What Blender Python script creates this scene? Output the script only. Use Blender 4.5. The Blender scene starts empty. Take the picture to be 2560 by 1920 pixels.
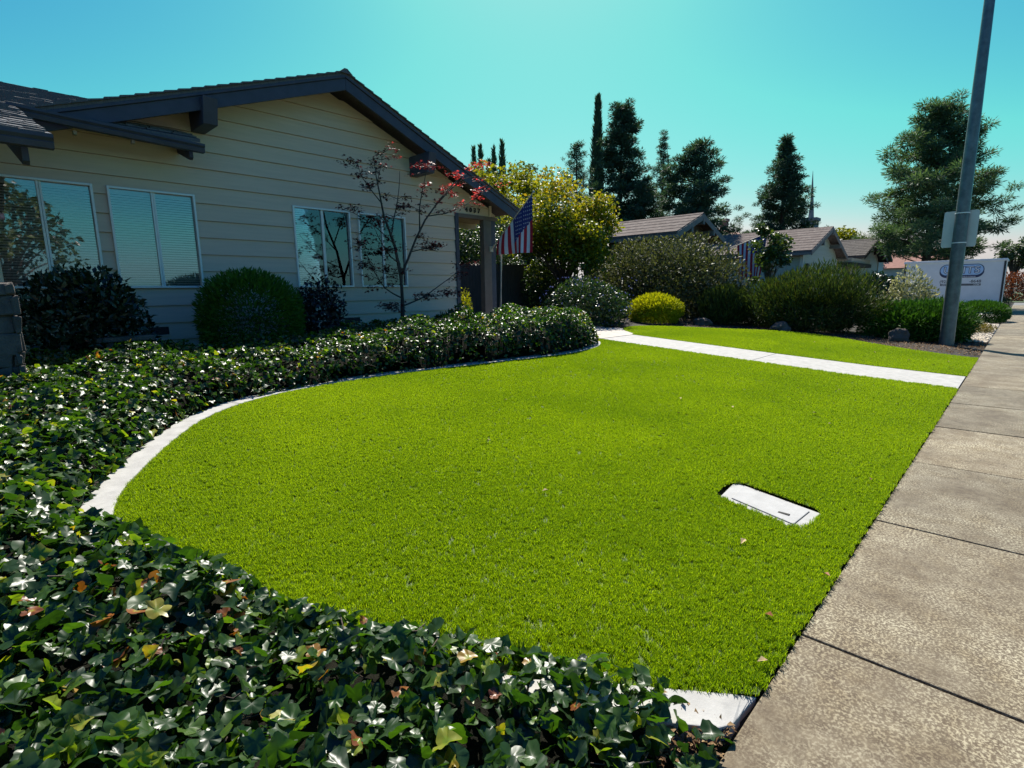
import bpy, bmesh, math, random
import numpy as np
from mathutils import Vector, Matrix

R = math.radians
scene = bpy.context.scene
COL = scene.collection

# ------------------------------------------------------------------ camera, sky, sun
cam_d = bpy.data.cameras.new('camera')
cam = bpy.data.objects.new('camera', cam_d)
COL.objects.link(cam)
yaw, pitch, roll = R(43.76), R(9.885), R(-0.83)
d = Vector((math.cos(pitch)*math.cos(yaw), math.cos(pitch)*math.sin(yaw), -math.sin(pitch)))
r = d.cross(Vector((0, 0, 1))).normalized()
u = r.cross(d)
r, u = math.cos(roll)*r + math.sin(roll)*u, -math.sin(roll)*r + math.cos(roll)*u
m = Matrix((r, u, -d)).transposed().to_4x4()
m.translation = (0, 0, 1.5)
cam.matrix_world = m
cam_d.sensor_width = 36
cam_d.lens = 1326.8/2560*36
cam_d.clip_start = 0.05
cam_d.clip_end = 3000
scene.camera = cam

SUN_AZ, SUN_EL = R(40), R(52)          # azimuth measured from +X (along the street) towards +Y
world = bpy.data.worlds.new('World')
scene.world = world
world.use_nodes = True
nt = world.node_tree
nt.nodes.clear()
sky = nt.nodes.new('ShaderNodeTexSky')
sky.sky_type = 'NISHITA'
sky.sun_disc = False
sky.sun_elevation = SUN_EL
sky.sun_rotation = math.pi/2 - SUN_AZ
sky.air_density = 1.0
sky.dust_density = 0.9
sky.ozone_density = 1.6
# the photograph's strongly graded sky: one tone curve per channel over the whole dome
sep = nt.nodes.new('ShaderNodeSeparateColor'); comb = nt.nodes.new('ShaderNodeCombineColor')
nt.links.new(sky.outputs[0], sep.inputs[0])
def mth(op, a, b):
    n = nt.nodes.new('ShaderNodeMath'); n.operation = op
    for i, q in enumerate((a, b)):
        if isinstance(q, (int, float)): n.inputs[i].default_value = q
        else: nt.links.new(q, n.inputs[i])
    return n.outputs[0]
sky_b = mth('MULTIPLY', mth('POWER', sep.outputs[2], .55), 1.36)
sky_g = mth('MINIMUM', mth('MULTIPLY', mth('POWER', sep.outputs[1], 1.75), .232), mth('MULTIPLY', sky_b, 1.03))
sky_r = mth('MINIMUM', mth('ADD', mth('MULTIPLY', mth('POWER', sep.outputs[0], 4.0), .0021), mth('MULTIPLY', sky_g, .13)), mth('MULTIPLY', sky_g, 1.05))
for i, q in enumerate((sky_r, sky_g, sky_b)): nt.links.new(q, comb.inputs[i])
bg = nt.nodes.new('ShaderNodeBackground')
bg.inputs[1].default_value = 0.10
wo = nt.nodes.new('ShaderNodeOutputWorld')
nt.links.new(comb.outputs[0], bg.inputs[0])
nt.links.new(bg.outputs[0], wo.inputs[0])

sl = bpy.data.lights.new('sun', 'SUN')
sl.energy = 5.0
sl.angle = R(0.5)
sl.color = (1.0, 0.95, 0.86)
sun = bpy.data.objects.new('sun', sl)
COL.objects.link(sun)
S = Vector((math.cos(SUN_EL)*math.cos(SUN_AZ), math.cos(SUN_EL)*math.sin(SUN_AZ), math.sin(SUN_EL)))
sun.rotation_euler = (-S).to_track_quat('-Z', 'Y').to_euler()
sun.location = (10, 10, 20)

scene.view_settings.view_transform = 'Standard'
scene.view_settings.look = 'None'
scene.view_settings.exposure = 0.85
scene.view_settings.gamma = 1.0
scene.view_settings.use_curve_mapping = False
scene.render.engine = 'CYCLES'
scene.cycles.max_bounces = 6
scene.cycles.transparent_max_bounces = 8
scene.cycles.caustics_reflective = False
scene.cycles.caustics_refractive = False
scene.cycles.use_denoising = True

rng = np.random.default_rng(7)
random.seed(7)

# ------------------------------------------------------------------ helpers
def zg(y):
    """height of the ground across the street: the front yards climb from the pavement to the houses"""
    return np.interp(y, [-60, -12.2, -12.0, -1.22, -1.1, .54, .56, 1.84, 3.5, 6.8, 10, 200],
                     [0, 0, -.21, -.21, -.04, -.04, 0, .065, .176, .41, .62, .62])

def new_obj(name, mesh, mats, parent=None):
    o = bpy.data.objects.new(name, mesh)
    COL.objects.link(o)
    if mats is not None:
        for mm in (mats if isinstance(mats, (list, tuple)) else [mats]):
            mesh.materials.append(mm)
    if parent is not None:
        o.parent = parent
    return o

def tag(o, label=None, cat=None, group=None, kind=None):
    if label: o['label'] = label
    if cat: o['category'] = cat
    if group: o['group'] = group
    if kind: o['kind'] = kind
    return o

def empty(name, label, cat, group=None, loc=(0, 0, 0)):
    o = bpy.data.objects.new(name, None)
    COL.objects.link(o)
    o.empty_display_size = .2
    o.location = loc
    return tag(o, label, cat, group)

class MB:
    """collects pieces of ONE object in world coordinates"""
    def __init__(self, origin=(0, 0, 0)):
        self.v, self.f, self.mi, self.sm = [], [], [], []
        self.o = Vector(origin)
    def add(self, vs, fs, mi=0, smooth=False):
        b = len(self.v)
        self.v += [tuple(Vector(p) - self.o) for p in vs]
        for f in fs:
            self.f.append([b+i for i in f]); self.mi.append(mi); self.sm.append(smooth)
    def box(self, lo, hi, mi=0, rz=0, c=None):
        x0, y0, z0 = lo; x1, y1, z1 = hi
        vs = [(x0,y0,z0),(x1,y0,z0),(x1,y1,z0),(x0,y1,z0),(x0,y0,z1),(x1,y0,z1),(x1,y1,z1),(x0,y1,z1)]
        if rz:
            c = c or ((x0+x1)/2, (y0+y1)/2)
            cs, sn = math.cos(rz), math.sin(rz)
            vs = [(c[0]+(x-c[0])*cs-(y-c[1])*sn, c[1]+(x-c[0])*sn+(y-c[1])*cs, z) for x, y, z in vs]
        self.add(vs, [(0,3,2,1),(4,5,6,7),(0,1,5,4),(1,2,6,5),(2,3,7,6),(3,0,4,7)], mi)
        return self
    def hexa(self, p8, mi=0):
        self.add(p8, [(0,3,2,1),(4,5,6,7),(0,1,5,4),(1,2,6,5),(2,3,7,6),(3,0,4,7)], mi)
        return self
    def tube(self, pts, rad, n=8, mi=0, smooth=True, cap=True):
        pts = [Vector(p) for p in pts]
        rad = list(rad) if hasattr(rad, '__len__') else [rad]*len(pts)
        vs = []
        for i, p in enumerate(pts):
            t = (pts[min(i+1, len(pts)-1)] - pts[max(i-1, 0)]).normalized()
            a = t.cross(Vector((0, 0, 1)))
            if a.length < .05: a = t.cross(Vector((0, 1, 0)))
            a.normalize(); b = t.cross(a)
            for k in range(n):
                w = 2*math.pi*k/n
                vs.append(p + rad[i]*(math.cos(w)*a + math.sin(w)*b))
        fs = [(i*n+k, i*n+(k+1) % n, (i+1)*n+(k+1) % n, (i+1)*n+k) for i in range(len(pts)-1) for k in range(n)]
        self.add(vs, fs, mi, smooth)
        if cap:
            self.add(vs[:n], [tuple(range(n))], mi); self.add(vs[-n:], [tuple(reversed(range(n)))], mi)
        return self
    def prism(self, poly, axis, a, b, mi=0):
        """poly: 2D points; axis 'y' -> poly is (x,z), extruded a..b in y; 'x' -> (y,z); 'z' -> (x,y)"""
        n = len(poly)
        mk = {'y': lambda p, t: (p[0], t, p[1]), 'x': lambda p, t: (t, p[0], p[1]), 'z': lambda p, t: (p[0], p[1], t)}[axis]
        vs = [mk(p, a) for p in poly] + [mk(p, b) for p in poly]
        self.add(vs, [tuple(range(n)), tuple(range(2*n-1, n-1, -1))] + [(i, (i+1) % n, n+(i+1) % n, n+i) for i in range(n)], mi)
        return self
    def build(self, name, mats, parent=None, bevel=0, fix=True):
        me = bpy.data.meshes.new(name)
        me.from_pydata(self.v, [], self.f)
        me.polygons.foreach_set('material_index', self.mi)
        me.polygons.foreach_set('use_smooth', self.sm)
        if fix:
            bm = bmesh.new(); bm.from_mesh(me)
            bmesh.ops.recalc_face_normals(bm, faces=bm.faces)
            bm.to_mesh(me); bm.free()
        me.update()
        o = new_obj(name, me, mats, parent)
        o.location = self.o if parent is None else self.o - Vector(parent_loc(parent))
        if bevel:
            b = o.modifiers.new('bevel', 'BEVEL'); b.width = bevel; b.segments = 2; b.limit_method = 'ANGLE'
        return o

def parent_loc(p):
    loc = Vector((0, 0, 0))
    while p is not None:
        loc += p.location; p = p.parent
    return loc

# ---- vegetation: many leaf-sized faces in one mesh, from numpy arrays
def leafT(w=.5, fold=.15, lobes=None):
    V = np.array([(0, 0, 0), (w*.5, .45, fold*w), (0, 1, -.08), (-w*.5, .45, fold*w), (0, .5, 0)], float)
    F = [(0, 1, 4), (1, 2, 4), (2, 3, 4), (3, 0, 4)]
    return V, F
def quadT(w=.3):
    V = np.array([(0, 0, 0), (w*.5, .4, .03), (0, 1, 0), (-w*.5, .4, .03)], float)
    return V, [(0, 1, 2), (0, 2, 3)]
def ivyT(seed=0, fine=False):
    rg = np.random.default_rng(seed)
    half = [(.0, .0), (.15, -.12), (.36, -.13), (.53, .06), (.50, .22), (.66, .42), (.46, .58), (.27, .78), (0, 1.02)]
    half = [(x*(1+.12*rg.standard_normal()) if 0 < i < 8 else x, y*(1+.08*rg.standard_normal())) for i, (x, y) in enumerate(half)]
    fold, droop, wav = rg.uniform(.05, .6), rg.uniform(.05, .45), rg.uniform(.02, .10)
    V, F = [], []
    V.append((0, .42, 0))
    ring = half + [(-x*(1+.1*rg.standard_normal()), y) for x, y in half[-2:0:-1]]
    for i, (x, y) in enumerate(ring):
        z = fold*abs(x) - droop*max(0, y-.3)**2 - droop*.6*x*x + wav*math.sin(i*2.1+seed)
        V.append((x, y, z))
    n = len(ring)
    if fine:                      # rounded outline and a ring of points inside it
        q = [np.array(v) for v in V[1:]]; o2 = []
        for i in range(n):
            a, b_ = q[i], q[(i+1) % n]
            o2 += [a*.8+b_*.2, a*.2+b_*.8]
        c0 = np.array(V[0]); n2 = len(o2)
        inner = [c0*.5+v*.5+np.array([0, 0, .035*math.sin(i*1.9+seed)]) for i, v in enumerate(o2)][::2]
        V = [c0]+inner+o2; ni = len(inner); F = []
        for i in range(ni):
            j = (i+1) % ni
            F += [(0, 1+i, 1+j), (1+i, 1+ni+2*i, 1+ni+(2*i+1) % n2), (1+i, 1+ni+(2*i+1) % n2, 1+j), (1+j, 1+ni+(2*i+1) % n2, 1+ni+(2*i+2) % n2)]
        return np.array(V, float), F
    for i in range(n): F.append((0, 1+i, 1+(i+1) % n))
    return np.array(V, float), F

def frames(direction, normal):
    """columns: side, tip direction, normal"""
    t = direction/np.linalg.norm(direction, axis=1, keepdims=True)
    s = np.cross(t, normal)
    s /= np.linalg.norm(s, axis=1, keepdims=True)+1e-9
    n = np.cross(s, t)
    return np.stack([s, t, n], axis=2)

def scatter_mesh(name, tmpl, P, M, size, tintv, mats, parent=None, origin=(0, 0, 0), smooth=False, rim_light=0):
    """tmpl: list of (V,F) variants"""
    P = np.asarray(P, float)-np.asarray(origin, float)
    n = len(P); k = len(tmpl)
    which = np.arange(n) % k
    vs, fs, ts = [], [], []
    base = 0
    for j in range(k):
        V, F = tmpl[j]
        idx = np.where(which == j)[0]
        if len(idx) == 0: continue
        W = np.einsum('nij,vj->nvi', M[idx], V)*size[idx][:, None, None] + P[idx][:, None, :]
        nv = len(V)
        vs.append(W.reshape(-1, 3))
        F = np.array(F)
        fs.append((F[None]+(np.arange(len(idx))*nv)[:, None, None]+base).reshape(-1, 3))
        off = np.zeros(nv) if rim_light == 0 else np.where(np.arange(nv) == 0, -rim_light, rim_light)  # lighter leaf edges: rim light painted into the tint
        ts.append((tintv[idx][:, None]+off[None]).ravel())
        base += len(idx)*nv
    vs = np.concatenate(vs); fs = np.concatenate(fs); ts = np.concatenate(ts)
    me = bpy.data.meshes.new(name)
    me.vertices.add(len(vs)); me.vertices.foreach_set('co', vs.astype(np.float32).ravel())
    me.loops.add(fs.size); me.loops.foreach_set('vertex_index', fs.astype(np.int32).ravel())
    me.polygons.add(len(fs)); me.polygons.foreach_set('loop_start', np.arange(0, fs.size, 3, dtype=np.int32))
    me.update(calc_edges=True)
    if smooth: me.polygons.foreach_set('use_smooth', np.ones(len(fs), bool))
    a = me.attributes.new('tint', 'FLOAT', 'POINT')
    a.data.foreach_set('value', ts.astype(np.float32))
    o = new_obj(name, me, mats, parent)
    o.location = Vector(origin) if parent is None else Vector(origin)-parent_loc(parent)
    return o

def unit(n, rg):
    v = rg.standard_normal((n, 3)); return v/np.linalg.norm(v, axis=1, keepdims=True)

# ------------------------------------------------------------------ materials
MATS = {}
def node_mat(name):
    mt = bpy.data.materials.new(name); mt.use_nodes = True
    t = mt.node_tree; b = t.nodes['Principled BSDF']
    MATS[name] = mt
    return mt, t, b
def ramp(t, stops):
    n = t.nodes.new('ShaderNodeValToRGB')
    e = n.color_ramp.elements
    while len(e) < len(stops): e.new(.5)
    for i, (p, c) in enumerate(stops):
        e[i].position = p; e[i].color = (*c, 1)
    return n
def mixc(t, fac, a, b, blend='MIX'):
    n = t.nodes.new('ShaderNodeMix'); n.data_type = 'RGBA'; n.blend_type = blend
    for i, x in ((0, fac), (6, a), (7, b)):
        if isinstance(x, (int, float)): n.inputs[i].default_value = x
        elif isinstance(x, tuple): n.inputs[i].default_value = (*x, 1)
        else: t.links.new(x, n.inputs[i])
    return n.outputs[2]
def noise(t, scale, detail=4, rough=.55, coord='Object', stretch=None):
    c = t.nodes.new('ShaderNodeNewGeometry')
    out = c.outputs['Position']
    if stretch:
        mp = t.nodes.new('ShaderNodeMapping'); mp.inputs['Scale'].default_value = stretch
        t.links.new(out, mp.inputs[0]); out = mp.outputs[0]
    n = t.nodes.new('ShaderNodeTexNoise')
    n.inputs['Scale'].default_value = scale; n.inputs['Detail'].default_value = detail; n.inputs['Roughness'].default_value = rough
    t.links.new(out, n.inputs[0])
    return n.outputs[0]
def bump(t, b, h, strength=.3, dist=.01):
    n = t.nodes.new('ShaderNodeBump'); n.inputs['Strength'].default_value = strength; n.inputs['Distance'].default_value = dist
    t.links.new(h, n.inputs['Height']); t.links.new(n.outputs[0], b.inputs['Normal'])
def plain(name, c, rough=.6, var=.25, scale=6, metal=0, bmp=.15, stretch=None, spec=.5, bd=.004):
    mt, t, b = node_mat(name)
    n = noise(t, scale, 5, .6, stretch=stretch)
    rp = ramp(t, [(.3, tuple(x*(1-var) for x in c)), (.7, tuple(min(1, x*(1+var)) for x in c))])
    t.links.new(n, rp.inputs[0]); t.links.new(rp.outputs[0], b.inputs['Base Color'])
    b.inputs['Roughness'].default_value = rough; b.inputs['Metallic'].default_value = metal
    b.inputs['Specular IOR Level'].default_value = spec
    if bmp: bump(t, b, noise(t, scale*8, 4, .6, stretch=stretch), bmp, bd)
    return mt
def leaf_mat(name, stops, rough=.45, trans=.35, tcol=(1.3, 1.2, .5), spec=.4):
    """leaf colour from the per-leaf attribute; light passes through the leaf"""
    mt, t, b = node_mat(name)
    a = t.nodes.new('ShaderNodeAttribute'); a.attribute_name = 'tint'
    rp = ramp(t, stops); t.links.new(a.outputs['Fac'], rp.inputs[0])
    t.links.new(rp.outputs[0], b.inputs['Base Color'])
    b.inputs['Roughness'].default_value = rough; b.inputs['Specular IOR Level'].default_value = spec
    tr = t.nodes.new('ShaderNodeBsdfTranslucent')
    t.links.new(mixc(t, 1.0, rp.outputs[0], tcol, 'MULTIPLY'), tr.inputs[0])
    mx = t.nodes.new('ShaderNodeMixShader'); mx.inputs[0].default_value = trans
    out = t.nodes['Material Output']
    t.links.new(b.outputs[0], mx.inputs[1]); t.links.new(tr.outputs[0], mx.inputs[2]); t.links.new(mx.outputs[0], out.inputs[0])
    return mt

plain('soil', (.022, .016, .011), .95, .4, 9, bmp=.6, bd=.02)
plain('bark', (.075, .055, .042), .9, .35, 14, bmp=.6, stretch=(1, 1, .25), bd=.01)
plain('bark_red', (.06, .04, .032), .9, .35, 14, bmp=.6, stretch=(1, 1, .25), bd=.01)
plain('maple_bark', (.045, .036, .032), .8, .3, 20, bmp=.3)
plain('white_concrete', (.345, .335, .315), .85, .16, 9, bmp=.45)
plain('siding', (.64, .505, .385), .75, .07, 3, bmp=.25, stretch=(.4, 1, 6), bd=.002)
plain('trim_blue', (.043, .047, .072), .6, .18, 5, bmp=.2, bd=.002)
plain('porch_trim', (.135, .105, .09), .65, .15, 6, bmp=.15, bd=.002)
plain('pale_wood', (.42, .34, .22), .7, .15, 5, stretch=(1, 6, 1))
plain('vent_dark', (.03, .028, .026), .8, .2, 8)
plain('frame_metal', (.74, .74, .72), .4, .06, 12, metal=.15, bmp=.05)
plain('beige_metal', (.5, .44, .34), .5, .08, 10, bmp=.05)
plain('galvanised', (.12, .138, .148), .42, .28, 7, metal=.6, bmp=.12, bd=.002)
plain('sign_back', (.55, .55, .53), .45, .06, 5, metal=.5, bmp=.05)
plain('blind_white', (.92, .86, .82), .6, .04, 5, bmp=0)
plain('interior', (.05, .05, .05), .9, .2, 2, bmp=0)
plain('rock', (.10, .078, .062), .9, .35, 5, bmp=.7, bd=.02)
plain('pier_stone', (.10, .088, .08), .9, .35, 6, bmp=.7, bd=.02)
plain('stucco', (.45, .38, .27), .9, .1, 12, bmp=.4)
plain('fence_wood', (.06, .05, .046), .85, .3, 6, bmp=.3, stretch=(6, 6, .5))
plain('container_white', (.62, .64, .66), .5, .05, 2.5, bmp=.05)
plain('container_black', (.02, .02, .022), .5, .2, 6, bmp=.05)
plain('logo_navy', (.018, .03, .09), .5, .1, 6, bmp=0)
plain('logo_pale', (.70, .74, .80), .5, .05, 6, bmp=0)
plain('logo_blue', (.34, .50, .72), .5, .05, 6, bmp=0)
plain('print_grey', (.10, .10, .11), .6, .1, 6, bmp=0)
plain('green_siding', (.36, .40, .345), .75, .06, 3, bmp=.15, stretch=(.4, 1, 6), bd=.002)
plain('grey_trim', (.16, .15, .14), .7, .15, 5)
plain('white_wall', (.55, .54, .5), .8, .06, 4)
plain('brown_boards', (.085, .07, .055), .85, .25, 5, stretch=(5, 5, .5))
plain('garage_door', (.40, .39, .34), .7, .05, 4)
plain('red_roof_far', (.26, .12, .09), .9, .2, 3)
plain('brick_far', (.22, .13, .10), .9, .25, 9)
plain('tower_white', (.22, .21, .21), .8, .08, 3)
plain('asphalt', (.13, .13, .128), .9, .25, 30, bmp=.5)
plain('kerb_concrete', (.38, .36, .32), .9, .12, 8, bmp=.3)
plain('dry_leaf', (.45, .33, .16), .7, .3, 30, bmp=.1)
plain('rust_leaf', (.22, .075, .025), .7, .3, 30, bmp=.1)
plain('mulch', (.05, .035, .03), .95, .5, 25, bmp=.8, bd=.02)
plain('ivy_gap_shade', (.012, .012, .008), .95, .5, 25, bmp=.8, bd=.02, spec=.1)  # near-black colour that paints the shade between ivy leaves
plain('gravel_stone', (.5, .43, .33), .85, .3, 20, bmp=.3)
plain('flag_red', (.42, .012, .03), .8, .08, 14, bmp=.1)
plain('flag_white', (.68, .68, .74), .8, .05, 14, bmp=.1)
plain('flag_blue', (.03, .035, .17), .8, .1, 14, bmp=.1)
plain('far_lawn', (.045, .075, .02), .9, .35, 3, bmp=.4, bd=.02)
plain('lid_concrete', (.35, .345, .335), .85, .10, 14, bmp=.3)
plain('dark_gap', (.03, .028, .025), .9, .2, 8)
plain('paver', (.42, .38, .33), .85, .2, 5, bmp=.35)

# weathered sidewalk: pale aggregate showing through a stained surface
mt, t, b = node_mat('sidewalk')
big = noise(t, 1.3, 4, .6)
fine = noise(t, 85, 3, .7)
mid = noise(t, 14, 5, .65)
c1 = ramp(t, [(.35, (.085, .062, .038)), (.65, (.150, .122, .080))]); t.links.new(mid, c1.inputs[0])
f1 = ramp(t, [(.47, (0, 0, 0)), (.60, (1, 1, 1))]); t.links.new(fine, f1.inputs[0])
b1 = ramp(t, [(.36, (.06,)*3), (.64, (1.,)*3)]); t.links.new(big, b1.inputs[0])
mask = mixc(t, 1.0, f1.outputs[0], b1.outputs[0], 'MULTIPLY')
oi_ = t.nodes.new('ShaderNodeObjectInfo')
sl_ = ramp(t, [(0, (.80, .80, .80)), (1, (1.12, 1.09, 1.05))]); t.links.new(oi_.outputs['Random'], sl_.inputs[0])
stain = noise(t, 4.2, 6, .7)
sn_ = ramp(t, [(.40, (1, 1, 1)), (.62, (.72, .66, .58))]); t.links.new(stain, sn_.inputs[0])
base_ = mixc(t, mask, c1.outputs[0], (.44, .405, .29))
t.links.new(mixc(t, 1.0, mixc(t, 1.0, base_, sl_.outputs[0], 'MULTIPLY'), sn_.outputs[0], 'MULTIPLY'), b.inputs['Base Color'])
b.inputs['Roughness'].default_value = .85
bump(t, b, fine, .35, .004)

# composition shingles
def shingle_mat(name, ca, cb, sx=5, sy=14, gloss=.75):
    mt, t, b = node_mat(name)
    v = t.nodes.new('ShaderNodeTexVoronoi'); v.inputs['Scale'].default_value = 3.2
    c = t.nodes.new('ShaderNodeTexCoord'); mp = t.nodes.new('ShaderNodeMapping'); mp.inputs['Scale'].default_value = (sx, sy, sy)
    t.links.new(c.outputs['Object'], mp.inputs[0]); t.links.new(mp.outputs[0], v.inputs[0])
    n = noise(t, 40, 4)
    sep = t.nodes.new('ShaderNodeSeparateColor'); t.links.new(v.outputs['Color'], sep.inputs[0])
    rp = ramp(t, [(0, ca), (1, cb)]); t.links.new(sep.outputs[0], rp.inputs[0])
    t.links.new(mixc(t, .35, rp.outputs[0], ramp_out(t, n), 'MULTIPLY'), b.inputs['Base Color'])
    b.inputs['Roughness'].default_value = gloss; b.inputs['Specular IOR Level'].default_value = .15
    bump(t, b, n, .5, .01)
    return mt
def ramp_out(t, src):
    rr = ramp(t, [(.3, (.4,)*3), (.7, (1.3,)*3)]); t.links.new(src, rr.inputs[0]); return rr.outputs[0]
shingle_mat('shingle_pink', (.108, .084, .076), (.172, .142, .128), 1.2, 3, .95)
shingle_mat('shingle_grey', (.065, .058, .056), (.105, .095, .09), 1.2, 3, .95)
plain('shake', (.085, .068, .062), .5, .45, 9, bmp=.5, stretch=(8, 1, 1), spec=.6)

# window glass: clear with a strong sky reflection
mt, t, b = node_mat('glass')
tp = t.nodes.new('ShaderNodeBsdfTransparent'); tp.inputs[0].default_value = (.93, .95, .98, 1)
gl = t.nodes.new('ShaderNodeBsdfGlossy'); gl.inputs['Roughness'].default_value = .015; gl.inputs[0].default_value = (1, .88, .98, 1)
lw = t.nodes.new('ShaderNodeFresnel'); lw.inputs[0].default_value = 2.2
gn = t.nodes.new('ShaderNodeBump'); gn.inputs['Strength'].default_value = .06; gn.inputs['Distance'].default_value = .01
t.links.new(noise(t, 1.7, 2), gn.inputs['Height']); t.links.new(gn.outputs[0], gl.inputs['Normal'])
mx = t.nodes.new('ShaderNodeMixShader')
t.links.new(lw.outputs[0], mx.inputs[0]); t.links.new(tp.outputs[0], mx.inputs[1]); t.links.new(gl.outputs[0], mx.inputs[2])
t.links.new(mx.outputs[0], t.nodes['Material Output'].inputs[0])

leaf_mat('ivy', [(0, (.010, .026, .010)), (.45, (.020, .052, .011)), (.72, (.045, .10, .015)), (.84, (.16, .22, .02)), (.92, (.30, .26, .04)), (.96, (.28, .10, .02)), (1, (.16, .05, .02))], .37, .36, (2.0, 2.2, .4), .5)
leaf_mat('turf', [(0, (.115, .20, .003)), (.5, (.245, .385, .004)), (1, (.37, .50, .014))], .5, .5, (1.3, 1.25, .6), .3)
leaf_mat('dark_leaf', [(0, (.008, .018, .010)), (1, (.02, .045, .018))], .35, .2, (1.3, 1.6, .5), .5)
leaf_mat('dark_purple_leaf', [(0, (.012, .012, .012)), (1, (.03, .022, .022))], .4, .15)
leaf_mat('juniper', [(0, (.018, .05, .008)), (.6, (.04, .11, .012)), (1, (.07, .16, .02))], .6, .25, (1.2, 1.3, .5), .2)
leaf_mat('golden', [(0, (.20, .25, .010)), (.6, (.40, .44, .012)), (1, (.56, .54, .02))], .6, .4, (1.2, 1.1, .4), .2)
leaf_mat('maple_leaf', [(0, (.035, .012, .014)), (.55, (.09, .02, .02)), (1, (.46, .085, .075))], .5, .5, (2.2, 1.1, 1.1), .4)
leaf_mat('autumn', [(0, (.06, .10, .010)), (.4, (.15, .20, .014)), (.75, (.33, .31, .02)), (1, (.40, .24, .02))], .45, .45, (1.3, 1.15, .4), .4)
leaf_mat('yellow_green', [(0, (.10, .13, .012)), (1, (.26, .27, .02))], .5, .45, (1.3, 1.2, .4), .3)
leaf_mat('grey_green', [(0, (.035, .045, .018)), (.6, (.085, .10, .04)), (1, (.17, .17, .08))], .55, .3, (1.2, 1.2, .6), .3)
leaf_mat('rosemary', [(0, (.018, .032, .010)), (.6, (.05, .085, .016)), (1, (.13, .14, .035))], .55, .3, (1.2, 1.2, .5), .3)
leaf_mat('mid_green', [(0, (.02, .045, .012)), (.6, (.045, .085, .02)), (1, (.11, .15, .03))], .35, .3, (1.3, 1.3, .5), .5)
leaf_mat('pale_leaf', [(0, (.10, .12, .05)), (.5, (.30, .30, .16)), (1, (.55, .52, .36))], .5, .3, (1.1, 1.1, .7), .4)
leaf_mat('conifer_dark', [(0, (.020, .046, .032)), (.6, (.048, .094, .054)), (1, (.10, .155, .07))], .6, .2, (1.2, 1.3, .6), .3)
leaf_mat('conifer_blue', [(0, (.026, .06, .045)), (.6, (.055, .105, .062)), (1, (.11, .165, .075))], .6, .25, (1.2, 1.3, .7), .3)
leaf_mat('pine_green', [(0, (.036, .078, .046)), (.6, (.085, .145, .072)), (1, (.16, .22, .085))], .6, .3, (1.2, 1.3, .6), .3)
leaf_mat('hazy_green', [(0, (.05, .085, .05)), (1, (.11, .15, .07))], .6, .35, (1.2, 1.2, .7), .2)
leaf_mat('tan_cover', [(0, (.08, .08, .02)), (.6, (.18, .15, .05)), (1, (.34, .24, .10))], .7, .3)
leaf_mat('red_bush', [(0, (.08, .02, .01)), (1, (.22, .06, .02))], .6, .35)
leaf_mat('petal_blue', [(0, (.07, .09, .28)), (1, (.2, .22, .42))], .6, .3, (1, 1, 1.2), .2)
leaf_mat('petal_white', [(0, (.6, .6, .6)), (1, (.8, .8, .78))], .6, .3, (1, 1, 1), .2)
leaf_mat('petal_red', [(0, (.35, .04, .015)), (1, (.55, .09, .03))], .6, .3, (1, 1, 1), .2)
leaf_mat('litter', [(0, (.06, .03, .016)), (.5, (.16, .09, .04)), (1, (.34, .23, .12))], .8, .2, (1, 1, 1), .2)
M = MATS
# turf: pile that lies a little differently from place to place gives soft lighter and deeper zones
t = M['turf'].node_tree; pr = t.nodes['Principled BSDF']
src = pr.inputs['Base Color'].links[0].from_socket
geo = t.nodes.new('ShaderNodeNewGeometry')
nz1 = t.nodes.new('ShaderNodeTexNoise'); nz1.inputs['Scale'].default_value = .55; nz1.inputs['Detail'].default_value = 5; nz1.inputs['Roughness'].default_value = .6
t.links.new(geo.outputs['Position'], nz1.inputs[0])
rz = ramp(t, [(.3, (.74, .80, .8)), (.7, (1.14, 1.08, 1.1))]); t.links.new(nz1.outputs[0], rz.inputs[0])
mixed = mixc(t, 1.0, src, rz.outputs[0], 'MULTIPLY')
for l in list(src.links): 
    if l.to_node.type in ('BSDF_PRINCIPLED',) or (l.to_node.type == 'MIX' and l.to_socket.node.outputs[2].links and l.to_socket.node.outputs[2].links[0].to_node.type == 'BSDF_TRANSLUCENT'):
        t.links.new(mixed, l.to_socket)

# ================================================================== THE SETTING
# ground: one sheet to the horizon, following the cross profile of the street
ys = [-400, -60, -30, -12.2, -12.0, -6, -1.22, -1.1, -.3, .54, .56, 1.0, 1.84, 2.6, 3.5, 4.5, 5.6, 6.8, 8, 9, 10, 14, 25, 60, 150, 900]
xs = [-300, -60, -20, -8, -4, 0, 4, 8, 12, 16, 20, 30, 45, 54, 63, 80, 120, 300, 1200]
vv = [(x, y, float(zg(y))-.03) for y in ys for x in xs]
nx = len(xs)
ff = [(j*nx+i, j*nx+i+1, (j+1)*nx+i+1, (j+1)*nx+i) for j in range(len(ys)-1) for i in range(nx-1)]
g = MB(); g.add(vv, ff, 0, True)
ground = tag(g.build('ground', M['soil']), kind='structure')

road = MB(); road.box((-60, -12.0, -.4), (53.5, -1.24, -.14)); road.box((53.5, -60, -.4), (62, 60, -.03))
tag(road.build('road', M['asphalt']), kind='structure')
for (y0, y1) in ((-1.24, -1.06), (-12.18, -12.0)):
    kb = MB(); kb.box((-60, y0, -.38), (53.4, y1, 0.0)); tag(kb.build('kerb', M['kerb_concrete'], bevel=.02), kind='structure')
far = MB()
far.box((62, -30, -.3), (140, 3.2, .02)); far.box((-60, -45, -.3), (53, -12.2, .02))
tag(far.build('far_lawn', M['far_lawn']), kind='structure')
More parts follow.
